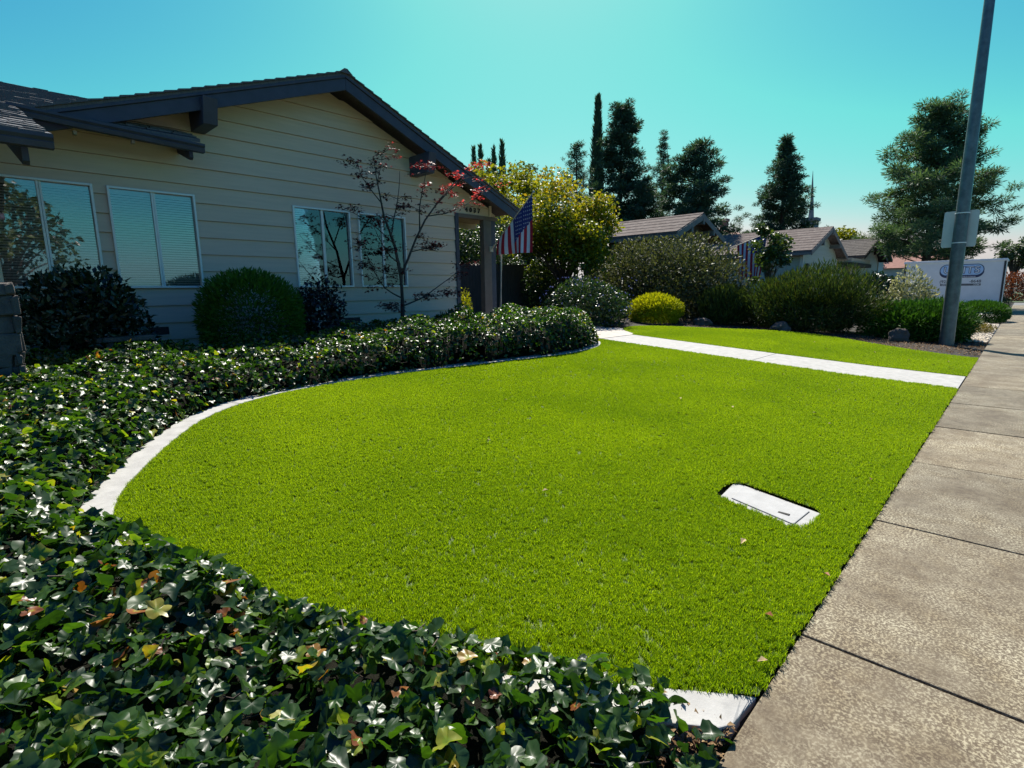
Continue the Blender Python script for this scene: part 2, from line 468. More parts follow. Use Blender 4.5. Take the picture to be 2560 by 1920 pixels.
# sidewalk: separate slabs with open joints
sw = MB(); sw.box((-8, -1.04, -.2), (53.2, .545, -.03))
sidewalk = tag(sw.build('sidewalk', M['dark_gap']), kind='structure')
x = 2.37 - 1.6*6 + .02
k = 0
while x < 53:
    J = .013
    # slabs lean a little out of line, as old paving does
    dz = [random.uniform(-.003, .003) for _ in range(4)]
    x1 = min(x+1.6-J, 53.2)
    mb = MB((x, -.25, 0))
    mb.hexa([(x+J*.2, -1.05, -.12), (x1, -1.05, -.12), (x1, .55, -.12), (x+J*.2, .55, -.12),
             (x+J*.2, -1.05, dz[0]), (x1, -1.05, dz[1]), (x1, .55, dz[2]), (x+J*.2, .55, dz[3])])
    mb.build('slab', M['sidewalk'], sidewalk, bevel=.006)
    x += 1.6; k += 1

# front walk: white concrete slabs climbing to the porch
wk = MB()
for (y0, y1) in ((.57, 1.84), (1.84, 3.5), (3.5, 6.8), (6.8, 9.9)):
    wk.hexa([(10.0, y0, zg(y0)-.2), (11.4, y0, zg(y0)-.2), (11.4, y1, zg(y1)-.2), (10.0, y1, zg(y1)-.2),
             (10.0, y0, zg(y0)-.035), (11.4, y0, zg(y0)-.035), (11.4, y1, zg(y1)-.035), (10.0, y1, zg(y1)-.035)])
walk = tag(wk.build('front_walk', M['dark_gap']), kind='structure')
for (y0, y1, x0, x1, mn) in ((.562, 3.505, 9.98, 11.4, 'white_concrete'), (3.52, 6.80, 9.98, 11.4, 'white_concrete')):
    mb = MB(((x0+x1)/2, y0, 0))
    yy = [y0] + [q for q in (1.84,) if y0 < q < y1] + [y1]
    for a, b_ in zip(yy[:-1], yy[1:]):
        mb.hexa([(x0, a, zg(a)-.1), (x1, a, zg(a)-.1), (x1, b_, zg(b_)-.1), (x0, b_, zg(b_)-.1),
                 (x0, a, zg(a)+.012), (x1, a, zg(a)+.012), (x1, b_, zg(b_)+.012), (x0, b_, zg(b_)+.012)])
    mb.build('slab', M[mn], walk)
for (y0, y1, x0, x1) in ((6.83, 7.95, 9.95, 12.4), (7.97, 9.6, 8.9, 12.2)):
    mb = MB((x0, y0, 0))
    mb.hexa([(x0, y0, zg(y0)-.1), (x1, y0, zg(y0)-.1), (x1, y1, zg(y1)-.1), (x0, y1, zg(y1)-.1),
             (x0, y0, zg(y0)+.014), (x1, y0, zg(y0)+.014), (x1, y1, zg(y1)+.014), (x0, y1, zg(y1)+.014)])
    mb.build('slab', M['paver'], walk)
dv = MB()
for (x0, x1, mn) in ((31.2, 37.0, 0), (37.4, 44.5, 0)):
    for (y0, y1) in ((.56, 1.84), (1.84, 3.5), (3.5, 6.8), (6.8, 8.2)):
        dv.hexa([(x0, y0, zg(y0)-.2), (x1, y0, zg(y0)-.2), (x1, y1, zg(y1)-.2), (x0, y1, zg(y1)-.2),
                 (x0, y0, zg(y0)+.01), (x1, y0, zg(y0)+.01), (x1, y1, zg(y1)+.01), (x0, y1, zg(y1)+.01)])
tag(dv.build('driveway', M['kerb_concrete']), kind='structure')

# lawn outlines
def smooth(pts, it=3):
    p = [Vector(q) for q in pts]
    for _ in range(it):
        q = [p[0]]
        for a, b_ in zip(p[:-1], p[1:]):
            q += [a*.75+b_*.25, a*.25+b_*.75]
        q.append(p[-1]); p = q
    return p
curb_in = smooth([(1.88, .556), (1.66, .80), (1.28, 1.25), (.92, 1.8), (.64, 2.5), (.47, 3.2), (.46, 3.6), (.58, 4.1), (.88, 4.63), (1.30, 5.29), (1.7, 5.72), (2.15, 5.98), (2.7, 6.15),
                  (3.9, 6.25), (5.25, 6.14), (6.91, 5.96), (7.87, 5.90), (8.83, 6.06), (9.5, 6.42), (9.80, 6.84)], 2)
def offset(pl, w):
    out = []
    for i, p in enumerate(pl):
        t = (pl[min(i+1, len(pl)-1)]-pl[max(i-1, 0)]).normalized()
        out.append(p + w*Vector((-t.y, t.x)))
    return out
curb_out = offset(curb_in, -.175)
if (curb_out[20]-Vector((5, 3))).length < (curb_in[20]-Vector((5, 3))).length:
    curb_out = offset(curb_in, .175)
curb_out = [Vector((p.x, max(p.y, .568))) for p in curb_out]
lawn_a = [tuple(p) for p in curb_in] + [(9.97, 6.84), (9.97, .556)]
far_edge = smooth([(14.42, .556), (14.42, .85), (14.97, 1.95), (15.97, 3.38), (16.36, 4.45), (15.84, 5.35), (14.84, 6.32), (14.21, 7.22), (13.29, 7.9), (12.2, 7.7), (11.6, 6.9)], 2)
lawn_b = [(11.41, .556)] + [tuple(p) for p in far_edge] + [(11.41, 6.85)]
LID = [(3.36, 1.43), (3.72, 1.46), (3.84, 1.36), (3.76, .93), (3.66, .83), (3.40, .85), (3.33, .95)]
LIDC = [(3.60, 1.38), (3.92, 1.41), (3.80, .84), (3.46, .86)]

def inside(poly, X, Y):
    c = np.zeros(len(X), bool); n = len(poly)
    for i in range(n):
        x0, y0 = poly[i]; x1, y1 = poly[(i+1) % n]
        if y0 == y1: continue
        cr = ((y0 > Y) != (y1 > Y)) & (X < (x1-x0)*(Y-y0)/(y1-y0)+x0)
        c ^= cr
    return c

# turf: backing sheet cut into small faces; blades are instanced on it by geometry nodes
lid_hole = [(3.555, 1.42), (3.66, 1.46), (3.89, 1.45), (3.94, 1.37), (3.85, .87), (3.79, .81), (3.49, .83), (3.44, .91)]
def turf_sheet(name, poly, hole, label_group):
    cell = .12
    px = [p[0] for p in poly]; py = [p[1] for p in poly]
    bm = bmesh.new()
    loop = [bm.verts.new((p[0], p[1], 0)) for p in poly]
    bm.faces.new(loop)
    def cut(co, no):
        geom = bm.verts[:]+bm.edges[:]+bm.faces[:]
        bmesh.ops.bisect_plane(bm, geom=geom, plane_co=co, plane_no=no, dist=1e-6)
    for yv in (.9, 1.3, 1.84, 2.6, 3.5, 4.5, 5.6, 6.8): cut((0, yv, 0), (0, 1, 0))
    for xv in np.arange(math.floor(min(px)), max(px), 1.0): cut((xv, 0, 0), (1, 0, 0))
    if hole:
        n = len(hole)
        for i in range(n):
            a = Vector((*hole[i], 0)); b_ = Vector((*hole[(i+1) % n], 0))
            e = (b_-a).normalized(); cut(a, (-e.y, e.x, 0))
        kill = [f for f in bm.faces if inside(hole, np.array([f.calc_center_median().x]), np.array([f.calc_center_median().y]))[0]]
        bmesh.ops.delete(bm, geom=kill, context='FACES')
    bmesh.ops.triangulate(bm, faces=bm.faces[:])
    for v in bm.verts: v.co.z = float(zg(max(v.co.y, .57)))+.012
    me = bpy.data.meshes.new(name); bm.to_mesh(me); bm.free()
    a = me.attributes.new('tint', 'FLOAT', 'POINT'); a.data.foreach_set('value', np.zeros(len(me.vertices), np.float32))
    return me

# one tuft of blades
def tuft_mesh(seed, n=18, h=.024, spread=.017, w=.0017):
    rg = np.random.default_rng(seed)
    V, F, T = [], [], []
    for i in range(n):
        a = rg.uniform(0, 2*math.pi); rr = spread*math.sqrt(rg.uniform())
        x, y = rr*math.cos(a), rr*math.sin(a)
        hh = h*rg.uniform(.65, 1.15); la = rg.uniform(0, 2*math.pi); lean = hh*rg.uniform(.1, .75)
        fx = la+math.pi/2+rg.uniform(-.5, .5)
        sx, sy = math.cos(fx)*w, math.sin(fx)*w
        b_ = len(V)
        V += [(x-sx, y-sy, 0), (x+sx, y+sy, 0), (x-sx*.85+lean*.35*math.cos(la), y-sy*.85+lean*.35*math.sin(la), hh*.55), (x+sx*.85+lean*.35*math.cos(la), y+sy*.85+lean*.35*math.sin(la), hh*.55),
              (x+lean*math.cos(la), y+lean*math.sin(la), hh)]
        F += [(b_, b_+1, b_+3, b_+2), (b_+2, b_+3, b_+4)]
        tv = rg.uniform(0, 1); T += [tv]*5
    me = bpy.data.meshes.new('turf_tuft'); me.from_pydata(V, [], F)
    a = me.attributes.new('tint', 'FLOAT', 'POINT'); a.data.foreach_set('value', np.array(T, np.float32))
    me.materials.append(M['turf'])
    return me

def turf_nodes(tufts):
    ng = bpy.data.node_groups.new('turf_blades', 'GeometryNodeTree')
    ng.interface.new_socket('Geometry', in_out='INPUT', socket_type='NodeSocketGeometry')
    ng.interface.new_socket('Geometry', in_out='OUTPUT', socket_type='NodeSocketGeometry')
    N, L = ng.nodes, ng.links
    gi, go = N.new('NodeGroupInput'), N.new('NodeGroupOutput')
    join = N.new('GeometryNodeJoinGeometry')
    L.new(gi.outputs[0], join.inputs[0])
    # blades get fewer with distance from the street corner, where single blades can no longer be seen
    pos = N.new('GeometryNodeInputPosition'); ln = N.new('ShaderNodeVectorMath'); ln.operation = 'LENGTH'
    L.new(pos.outputs[0], ln.inputs[0])
    for j, o in enumerate(tufts):
        mr = N.new('ShaderNodeMapRange'); mr.inputs[1].default_value = 2.0; mr.inputs[2].default_value = 9.0
        mr.inputs[3].default_value = 2200.0; mr.inputs[4].default_value = 800.0
        L.new(ln.outputs['Value'], mr.inputs[0])
        dp = N.new('GeometryNodeDistributePointsOnFaces'); dp.inputs['Seed'].default_value = 3+j
        L.new(gi.outputs[0], dp.inputs['Mesh']); L.new(mr.outputs[0], dp.inputs['Density'])
        oi = N.new('GeometryNodeObjectInfo'); oi.inputs['Object'].default_value = o; oi.inputs['As Instance'].default_value = True
        rr = N.new('FunctionNodeRandomValue'); rr.data_type = 'FLOAT_VECTOR'
        rr.inputs[0].default_value = (-.22, -.22, 0); rr.inputs[1].default_value = (.22, .22, 6.283)
        nz = N.new('ShaderNodeTexNoise'); nz.inputs['Scale'].default_value = 34.0; nz.inputs['Detail'].default_value = 3
        ms = N.new('ShaderNodeMapRange'); ms.inputs[1].default_value = .3; ms.inputs[2].default_value = .7; ms.inputs[3].default_value = .72; ms.inputs[4].default_value = 1.2
        L.new(nz.outputs[0], ms.inputs[0])
        ip = N.new('GeometryNodeInstanceOnPoints')
        L.new(dp.outputs['Points'], ip.inputs['Points']); L.new(oi.outputs['Geometry'], ip.inputs['Instance'])
        L.new(rr.outputs[0], ip.inputs['Rotation']); L.new(ms.outputs[0], ip.inputs['Scale'])
        L.new(ip.outputs[0], join.inputs[0])
    L.new(join.outputs[0], go.inputs[0])
    return ng
tufts = [bpy.data.objects.new('turf_tuft', tuft_mesh(s)) for s in (1, 2)]
ng = turf_nodes(tufts)
for nm, poly, hole, lab in (('lawn', lawn_a, lid_hole, 'large curved lawn of bright artificial turf inside the white curb'), ('lawn', lawn_b, None, 'smaller turf lawn beyond the white front walk')):
    me = turf_sheet(nm, poly, hole, None)
    o = new_obj(nm, me, M['turf'])
    tag(o, lab, 'lawn', kind='stuff')
    md = o.modifiers.new('blades', 'NODES'); md.node_group = ng

# ================================================================== GARDEN KERB
kerb = empty('garden_curb', 'curving white concrete curb between ivy hedge and turf', 'curb')
cuts = [0, 9, 25, 44, len(curb_in)-1]
for a, b_ in zip(cuts[:-1], cuts[1:]):
    mb = MB((*curb_in[a], 0))
    n = b_-a+1
    P = []
    for i in range(a, b_+1):
        pi, po = curb_in[i].copy(), curb_out[i].copy()
        if i == a: t = (curb_in[i+1]-curb_in[i]).normalized()*.006; pi += t; po += t
        z = float(zg(max(pi.y, .57)))
        lo_ = float(np.interp(i, [0, 7], [.006, 1])); P.append([(pi.x, pi.y, z-.1), (pi.x, pi.y, z+.03*lo_), (po.x, po.y, z+.04*lo_), (po.x, po.y, z-.1)])
    vs = [q for row in P for q in row]
    fs = [(i*4+k_, i*4+(k_+1) % 4, (i+1)*4+(k_+1) % 4, (i+1)*4+k_) for i in range(n-1) for k_ in range(4)] + [(0, 1, 2, 3), (4*n-4, 4*n-3, 4*n-2, 4*n-1)]
    mb.add(vs, fs)
    mb.build('curb_segment', M['white_concrete'], kerb, bevel=.008)
# ================================================================== UTILITY BOX LID
ub = empty('utility_box', 'pale concrete utility box lid sunk into the turf', 'utility box', loc=(3.7, 1.1, .03))
def lidpoly(z0, z1, grow, name, mat):
    cx = sum(p[0] for p in LIDC)/4; cy = sum(p[1] for p in LIDC)/4
    mb = MB((3.7, 1.1, .03))
    pts = [(cx+(x-cx)*grow, cy+(y-cy)*grow) for x, y in LIDC]
    mb.hexa([(x, y, float(zg(y))+z0) for x, y in pts]+[(x, y, float(zg(y))+z1) for x, y in pts])
    return mb.build(name, mat, ub, bevel=.004)
lidpoly(-.05, .002, 1.12, 'box_rim', M['lid_concrete'])
lidpoly(-.05, .0045, .85, 'joint', M['dark_gap'])
lid = lidpoly(-.05, .010, .84, 'lid', M['lid_concrete'])
mb = MB((3.62, .98, .03)); z = float(zg(.98))+.009
mb.box((3.60, .96, z), (3.625, 1.03, z+.0045)); mb.build('pick_hole', M['dark_gap'], lid)

# ================================================================== THE HOUSE
house = empty('ranch_house', 'tan lap-sided ranch house with dark blue gable trim and white framed windows', 'house', loc=(5.5, 10, .62))
WY = 10.0
WINS = [(.47, 1.66), (1.826, 2.992), (4.607, 5.774), (5.955, 7.106)]
WZ0, WZ1 = 1.635, 3.125
APX, APZ, KL, KR = 5.54, 5.48, .355, .425
def rooftop(x): return APZ-(KL*(APX-x) if x < APX else KR*(x-APX))
JX, HZ = 8.54, 3.33         # jamb of the porch opening, height of its head
wall = MB((5.5, 10, .62))
def wbox(x0, x1, z0, z1): wall.box((x0, WY+.012, z0), (x1, WY+.14, z1))
segs = [-2.5]+[q for w in WINS for q in w]+[JX]
for i in range(0, len(segs), 2): wbox(segs[i], segs[i+1], .45, 3.6)
for a, b_ in WINS:
    wbox(a, b_, .45, WZ0-.002); wbox(a, b_, WZ1+.002, 3.6)
wall.prism([(.6, 3.6), (JX, 3.6), (JX, rooftop(JX)-.2), (APX, APZ-.2), (.9, rooftop(.9)-.2)], 'y', WY+.012, WY+.14)
wall.prism([(JX, HZ+.02), (9.92, HZ+.02), (9.92, rooftop(9.92)-.2), (JX, rooftop(JX)-.2)], 'y', WY+.012, WY+.14)
wall.box((JX-.14, WY+.14, .45), (JX, 19, 3.5)); wall.box((-2.5, 18.9, .45), (JX-.14, 19, 3.5)); wall.box((-2.6, WY+.012, .45), (-2.5, 19, 3.5))
wallo = wall.build('wall', M['siding'], house)
# interior behind the windows
room = MB((5.5, 10, .62)); room.box((-2.4, WY+.9, .6), (JX-.2, WY+1.0, 3.4)); room.build('interior_wall', M['interior'], house)

# lap siding, one board after the other
PITCH, Z0 = .2745, .81
k = -1
while True:
    z0 = Z0+PITCH*k; z1 = z0+PITCH; k += 1
    if z0 > 5.2: break
    # ends of the row
    def xl(z): return -2.4 if z < 3.6 else max(.6, APX-(APZ-.17-z)/KL)
    def xr(z):
        lim = JX if z1 <= HZ+.02 else 9.9
        return min(lim, APX+(APZ-.17-z)/KR) if z > 3.2 else lim
    zt = min(z1-.008, APZ-.19)
    spans = []
    if z0 >= WZ0-.001 and z1 <= WZ1+.001:
        e = [xl(z0)]+[q for w in WINS for q in w]+[xr(z0)]
        spans = [(e[i], e[i+1], e[i], e[i+1], []) for i in range(0, len(e), 2)]
    else:
        notch = []
        if z0 < WZ0 < z1: notch = [('top', w) for w in WINS]
        if z0 < WZ1 < z1: notch = [('bot', w) for w in WINS]
        spans = [(xl(z0), xr(z0), xl(zt), xr(zt), notch)]
    for (a0, b0, a1, b1, notch) in spans:
        bottom = [(a0, z0)]; top = [(b1, zt), (a1, zt)]
        for kind_, w in notch:
            if kind_ == 'bot': bottom += [(w[0], z0), (w[0], WZ1), (w[1], WZ1), (w[1], z0)]
        bottom.append((b0, z0))
        tp_ = [(b1, zt)]
        for kind_, w in reversed(notch):
            if kind_ == 'top': tp_ += [(w[1], zt), (w[1], WZ0), (w[0], WZ0), (w[0], zt)]
        tp_.append((a1, zt))
        poly = bottom+tp_
        fy = lambda z: WY-.004-.026*(z1-z)/PITCH
        mb = MB(((a0+b0)/2, WY, z0))
        n = len(poly)
        vs = [(x_, fy(z_), z_) for x_, z_ in poly]+[(x_, WY+.010, z_) for x_, z_ in poly]
        mb.add(vs, [tuple(range(n)), tuple(range(2*n-1, n-1, -1))]+[(i, (i+1) % n, n+(i+1) % n, n+i) for i in range(n)])
        mb.build('siding_board', M['siding'], wallo)

# windows
for a, b_ in WINS:
    fr = MB(((a+b_)/2, WY, WZ0)); t_ = .032
    y0, y1 = WY-.055, WY+.05
    fr.box((a, y0, WZ0), (a+t_, y1, WZ1)); fr.box((b_-t_, y0, WZ0), (b_, y1, WZ1))
    fr.box((a+t_, y0, WZ1-t_), (b_-t_, y1, WZ1)); fr.box((a+t_, y0, WZ0), (b_-t_, y1, WZ0+t_))
    win = fr.build('window', M['frame_metal'], house, bevel=.003)
    mid_ = (a+b_)/2
    mb = MB((mid_, WY, WZ0)); mb.box((mid_-.03, WY-.038, WZ0+t_), (mid_-.003, WY+.02, WZ1-t_)); mb.box((mid_+.003, WY-.02, WZ0+t_), (mid_+.03, WY+.03, WZ1-t_)); mb.build('mullion', M['frame_metal'], win, bevel=.002)
    for (p0, p1, yy) in ((a+t_, mid_-.03, WY-.012), (mid_+.03, b_-t_, WY+.008)):
        mb = MB(((p0+p1)/2, yy, WZ0)); mb.box((p0, yy, WZ0+t_), (p1, yy+.004, WZ1-t_)); mb.build('pane', M['glass'], win)
    bl = MB((mid_, WY+.08, WZ0))
    zz = WZ0+.02
    while zz < WZ1-.03:
        bl.add([(a+.02, WY+.046, zz), (b_-.02, WY+.046, zz), (b_-.02, WY+.062, zz+.029), (a+.02, WY+.062, zz+.029)], [(0, 1, 2, 3)])
        zz += .037
    bl.box((a+.034, WY+.045, WZ1-.07), (b_-.034, WY+.09, WZ1-.033))
    tag(bl.build('blind', M['blind_white'], win), kind='stuff')

# roof: gable over the front wing and the street-facing slope beside it
EY = 9.40                     # front edge of the gable roof
T = .05
roof = MB((5.5, 12, 4))
def slab4(p, th, mi=0):       # p: 4 top points, thickness downwards
    roof.hexa([(x_, y_, z_-th) for x_, y_, z_ in p]+[tuple(q) for q in p], mi)
LX, RX = .84, 10.22
slab4([(LX, EY, rooftop(LX)), (APX, EY, APZ), (APX, 20, APZ), (LX, 20, rooftop(LX))], T)
slab4([(APX, EY, APZ-.0005), (RX, EY, rooftop(RX)), (RX, 20, rooftop(RX)), (APX, 20, APZ-.0005)], T)
FY, FZ, KA, RYY = 6.84, 3.016, .334, 14.0
def slopeA(y): return FZ+KA*(y-FY)
slab4([(-4, FY, FZ), (.856, FY, FZ), (.856, RYY, slopeA(RYY)), (-4, RYY, slopeA(RYY))], T)
slab4([(.857, 9.34, slopeA(9.34)), (2.97, 9.34, slopeA(9.34)), (2.97, RYY, slopeA(RYY)), (.857, RYY, slopeA(RYY))], T)
slab4([(-4, RYY, slopeA(RYY)-.001), (2.97, RYY, slopeA(RYY)-.001), (2.97, 20, slopeA(RYY)-2), (-4, 20, slopeA(RYY)-2)], T)
roofo = roof.build('roof', M['shake'], house)
# shingles of the street-facing slope (the ones that show), nearest as single pieces
ex, w_, nrow = .19, .17, 0
single, rest = 0, MB((0, 10, 4))
shp = None
ca = math.sqrt(1+KA*KA)
y = FY-.03
while y < RYY-.05:
    xlo, xhi = -.9, (.87 if y < 9.30 else 2.95)
    xx = xlo-random.uniform(0, .1)
    while xx < xhi:
        ww = random.uniform(.11, .22); x2 = min(xx+ww-.008, xhi+random.uniform(0, .02))
        jy = random.uniform(-.02, .02); th = random.uniform(.016, .03)
        zb = slopeA(y+jy)+.004; ln_ = ex*1.25
        pts = [(xx, y+jy, zb), (x2, y+jy, zb), (x2, y+jy+ln_, zb+KA*ln_-.003), (xx, y+jy+ln_, zb+KA*ln_-.003)]
        top = [(xx, y+jy, zb+th), (x2, y+jy, zb+th+random.uniform(-.004, .004)), (x2, y+jy+ln_, zb+KA*ln_+.004), (xx, y+jy+ln_, zb+KA*ln_+.004)]
        if y < 9.9 and single < 296 and x2 > .3:
            mb = MB((xx, y, zb)); mb.hexa(pts+top); mb.build('shingle', M['shake'], roofo); single += 1
        else:
            rest.hexa(pts+top)
        xx += ww
    y += ex
tag(rest.build('shingle_field', M['shake'], roofo), kind='stuff')
# courses of the gable roof
cr = MB((5.5, 12, 4))
for side, kk, xe in ((-1, KL, LX), (1, KR, RX)):
    s = 0
    while True:
        xa = APX+side*s; xb = APX+side*(s+.19)
        if (xb-xe)*side > .02: break
        za, zb = rooftop(xa)+.006, rooftop(xb)+.03
        cr.hexa([(xa, EY-.03, za-.012), (xb, EY-.03, zb-.03), (xb, 20, zb-.03), (xa, 20, za-.012), (xa, EY-.03, za+.004), (xb, EY-.03, zb), (xb, 20, zb), (xa, 20, za+.004)])
        s += .185
cr.hexa([(APX-.13, EY-.04, APZ-.03), (APX+.13, EY-.04, APZ-.03), (APX+.13, 20, APZ-.03), (APX-.13, 20, APZ-.03), (APX-.03, EY-.04, APZ+.05), (APX+.03, EY-.04, APZ+.05), (APX+.03, 20, APZ+.05), (APX-.03, 20, APZ+.05)])
tag(cr.build('shingle_courses', M['shake'], roofo), kind='stuff')

# barge boards with a narrow fascia strip above
def barge(x0, x1, dep, y0, y1, top, name):
    mb = MB((x0, y0, rooftop(x0)))
    mb.hexa([(x0, y0, rooftop(x0)-dep), (x1, y0, rooftop(x1)-dep), (x1, y1, rooftop(x1)-dep), (x0, y1, rooftop(x0)-dep),
             (x0, y0, rooftop(x0)-top), (x1, y0, rooftop(x1)-top), (x1, y1, rooftop(x1)-top), (x0, y1, rooftop(x0)-top)])
    return mb.build(name, M['trim_blue'], house, bevel=.006)
barge(LX+.15, APX-.001, .30, EY+.01, EY+.055, .095, 'barge_board'); barge(APX+.001, RX-.05, .30, EY+.01, EY+.055, .095, 'barge_board')
barge(LX, APX-.001, .094, EY-.015, EY+.055, .051, 'fascia_strip'); barge(APX+.001, RX, .094, EY-.015, EY+.055, .051, 'fascia_strip')
# purlin beams poking out under the gable
for (x0, x1, z0, z1, y0) in ((3.05, 3.26, 4.10, 4.48, 9.27), (7.30, 7.50, 4.00, 4.40, 9.27)):
    mb = MB(((x0+x1)/2, y0, z0)); mb.hexa([(x0, y0+.10, z0), (x1, y0+.10, z0), (x1, 10.0, z0), (x0, 10.0, z0), (x0, y0, z1), (x1, y0, z1), (x1, 10.0, z1), (x0, 10.0, z1)])
    mb.build('purlin_beam', M['trim_blue'], house, bevel=.01)
# gutter and outlookers of the set-back eave
def gutter(x0, x1, y, z0, z1, name='gutter'):
    mb = MB((x0, y, z0))
    prof = [(0, -.12), (-.09, -.12), (-.105, -.07), (-.10, -.06), (-.125, -.03), (-.125, 0), (-.11, 0), (-.10, -.035), (-.02, -.10), (0, -.10)]
    n = len(prof)
    vs = [(x0, y+a, z0+b_) for a, b_ in prof]+[(x1, y+a, z1+b_) for a, b_ in prof]
    mb.add(vs, [tuple(range(n)), tuple(range(2*n-1, n-1, -1))]+[(i, (i+1) % n, n+(i+1) % n, n+i) for i in range(n)])
    return mb.build(name, M['trim_blue'], house)
gutter(.80, 2.99, 9.335, 3.86, 3.76)
gutter(-4, .88, 6.83, 3.00, 3.00)
for xx, y0, y1, zz in ((2.82, 9.40, 10.0, 3.72), (.66, 6.95, 9.0, 2.92)):
    mb = MB((xx, y0, zz)); mb.prism([(y0, zz-.02), (y0, zz-.14), (y0+.05, zz-.17), (y1, zz-.02+KA*(y1-y0)-.15), (y1, zz-.04+KA*(y1-y0))], 'x', xx, xx+.05); mb.build('outlooker', M['trim_blue'], house)
for xx in (1.45, 2.1):
    mb = MB((xx, 9.4, 3.6)); mb.box((xx, 9.42, 3.655), (xx+.04, 9.5, 3.70)); mb.build('rafter_tail', M['pale_wood'], house)
# porch: jamb, head, posts, ceiling
mb = MB((JX, WY, .6)); mb.box((JX-.005, WY-.05, .62), (JX+.10, WY+.15, HZ+.03)); mb.build('jamb', M['trim_blue'], house, bevel=.004)
mb = MB((JX, WY, HZ)); mb.box((JX+.10, WY-.04, HZ-.06), (9.94, WY+.12, HZ+.03)); mb.build('header', M['porch_trim'], house, bevel=.004)
mb = MB((9.6, WY, .62)); mb.box((9.47, WY-.03, .62), (9.73, WY+.12, HZ-.061)); mb.build('post', M['porch_trim'], house, bevel=.006)
mb = MB((9.85, WY, .62)); mb.box((9.733, WY-.015, .62), (9.90, WY+.14, HZ-.061)); mb.build('post', M['trim_blue'], house, bevel=.006)
mb = MB((9.7, WY, 3.3)); mb.box((9.66, WY-.045, HZ+.031), (9.74, WY-.027, 3.62)); mb.build('corner_trim', M['siding'], house)
mb = MB((9.4, 12, 3.1)); mb.hexa([(JX, WY+.15, 3.36), (RX-.1, WY+.15, 3.30), (RX-.1, 13, 3.30), (JX, 13, 3.36), (JX, WY+.15, 3.39), (RX-.1, WY+.15, 3.33), (RX-.1, 13, 3.33), (JX, 13, 3.39)]); mb.build('porch_ceiling', M['pale_wood'], house)
for yy in (10.9, 11.8, 12.7):
    mb = MB((9.4, yy, 3.1)); mb.box((JX, yy, 3.16), (RX-.15, yy+.07, 3.298)); mb.build('rafter', M['pale_wood'], house)
mb = MB((9.85, 13, .6)); mb.box((9.72, 12.8, .6), (9.86, 12.94, 3.3)); mb.build('post', M['porch_trim'], house)
# downspout
mb = MB((9.7, 9.65, .7)); mb.tube([(10.20, 9.55, 3.32), (10.16, 9.56, 3.18), (9.86, 9.66, 2.86), (9.80, 9.68, 2.70), (9.74, 9.70, .86), (9.80, 9.58, .74)], .032, 8); mb.build('downspout', M['beige_metal'], house)
# vents under the floor
for (x0, x1) in ((2.05, 2.40), (5.50, 5.86), (7.15, 7.5)):
    mb = MB((x0, WY, .9)); mb.box((x0, WY-.035, .895), (x1, WY-.02, 1.02)); v_ = mb.build('vent', M['vent_dark'], house)
    mb = MB((x0, WY, .9)); mb.box((x0-.025, WY-.04, .87), (x1+.025, WY-.026, .894)); mb.box((x0-.025, WY-.04, 1.021), (x1+.025, WY-.026, 1.045)); mb.box((x0-.025, WY-.04, .8945), (x0-.001, WY-.026, 1.0205)); mb.box((x1+.001, WY-.04, .8945), (x1+.025, WY-.026, 1.0205)); mb.build('vent_frame', M['siding'], v_)

def text_mesh(body, size, depth, name, mat, parent, loc, xdir, ydir, align='CENTER', offset=0, shear=0, space=1.0):
    cu = bpy.data.curves.new(name, 'FONT'); cu.body = body; cu.size = size; cu.extrude = depth; cu.align_x = align; cu.offset = offset; cu.shear = shear; cu.space_character = space
    ob = bpy.data.objects.new(name, cu); COL.objects.link(ob)
    dg = bpy.context.evaluated_depsgraph_get()
    me = bpy.data.meshes.new_from_object(ob.evaluated_get(dg))
    bpy.data.objects.remove(ob)
    X_, Y_ = Vector(xdir), Vector(ydir); Z_ = X_.cross(Y_)
    mw = Matrix((X_, Y_, Z_)).transposed().to_4x4()
    me.transform(mw)
    o = new_obj(name, me, mat, parent)
    o.location = Vector(loc)-(parent_loc(parent) if parent else Vector())
    return o
for i, ch in enumerate('4037'):
    text_mesh(ch, .15, .01, 'house_number', M['vent_dark'], house, (8.90+.135*i, WY-.045, 3.415), (1, 0, 0), (0, 0, 1), offset=.004)

# stone pier under the side porch
pier = MB((.2, 7.4, .4)); pier.box((-.05, 7.20, .40), (.42, 7.62, 1.66)); pier.box((-.02, 7.23, 1.66), (.40, 7.60, 3.0), 1)
pio = pier.build('porch_pier', [M['pier_stone'], M['stucco']], house)
zz = .40
while zz < 1.62:
    hh = random.uniform(.11, .2); hh = min(hh, 1.67-zz)
    for face in ('front', 'side'):
        a = -.07
        lim = .43 if face == 'front' else .44
        while a < lim-.04:
            ww = min(random.uniform(.14, .28), lim-a)
            dpt = random.uniform(.02, .055)
            mb = MB((a, 7.2, zz))
            if face == 'front': lo, hi = (a+.006, 7.20-dpt, zz+.006), (a+ww-.006, 7.23, zz+hh-.006)
            else: lo, hi = (.40, 7.20+a+.006, zz+.006), (.42+dpt, 7.20+a+ww-.006, zz+hh-.006)
            jt = lambda: random.uniform(-.02, .02)
            x0, y0, z0 = lo; x1, y1, z1 = hi
            mb.hexa([(p[0]+jt(), p[1]+jt(), p[2]+jt()) for p in [(x0,y0,z0),(x1,y0,z0),(x1,y1,z0),(x0,y1,z0),(x0,y0,z1),(x1,y0,z1),(x1,y1,z1),(x0,y1,z1)]])
            mb.build('stone', M['pier_stone'], pio, bevel=.012)
            a += ww
    zz += hh

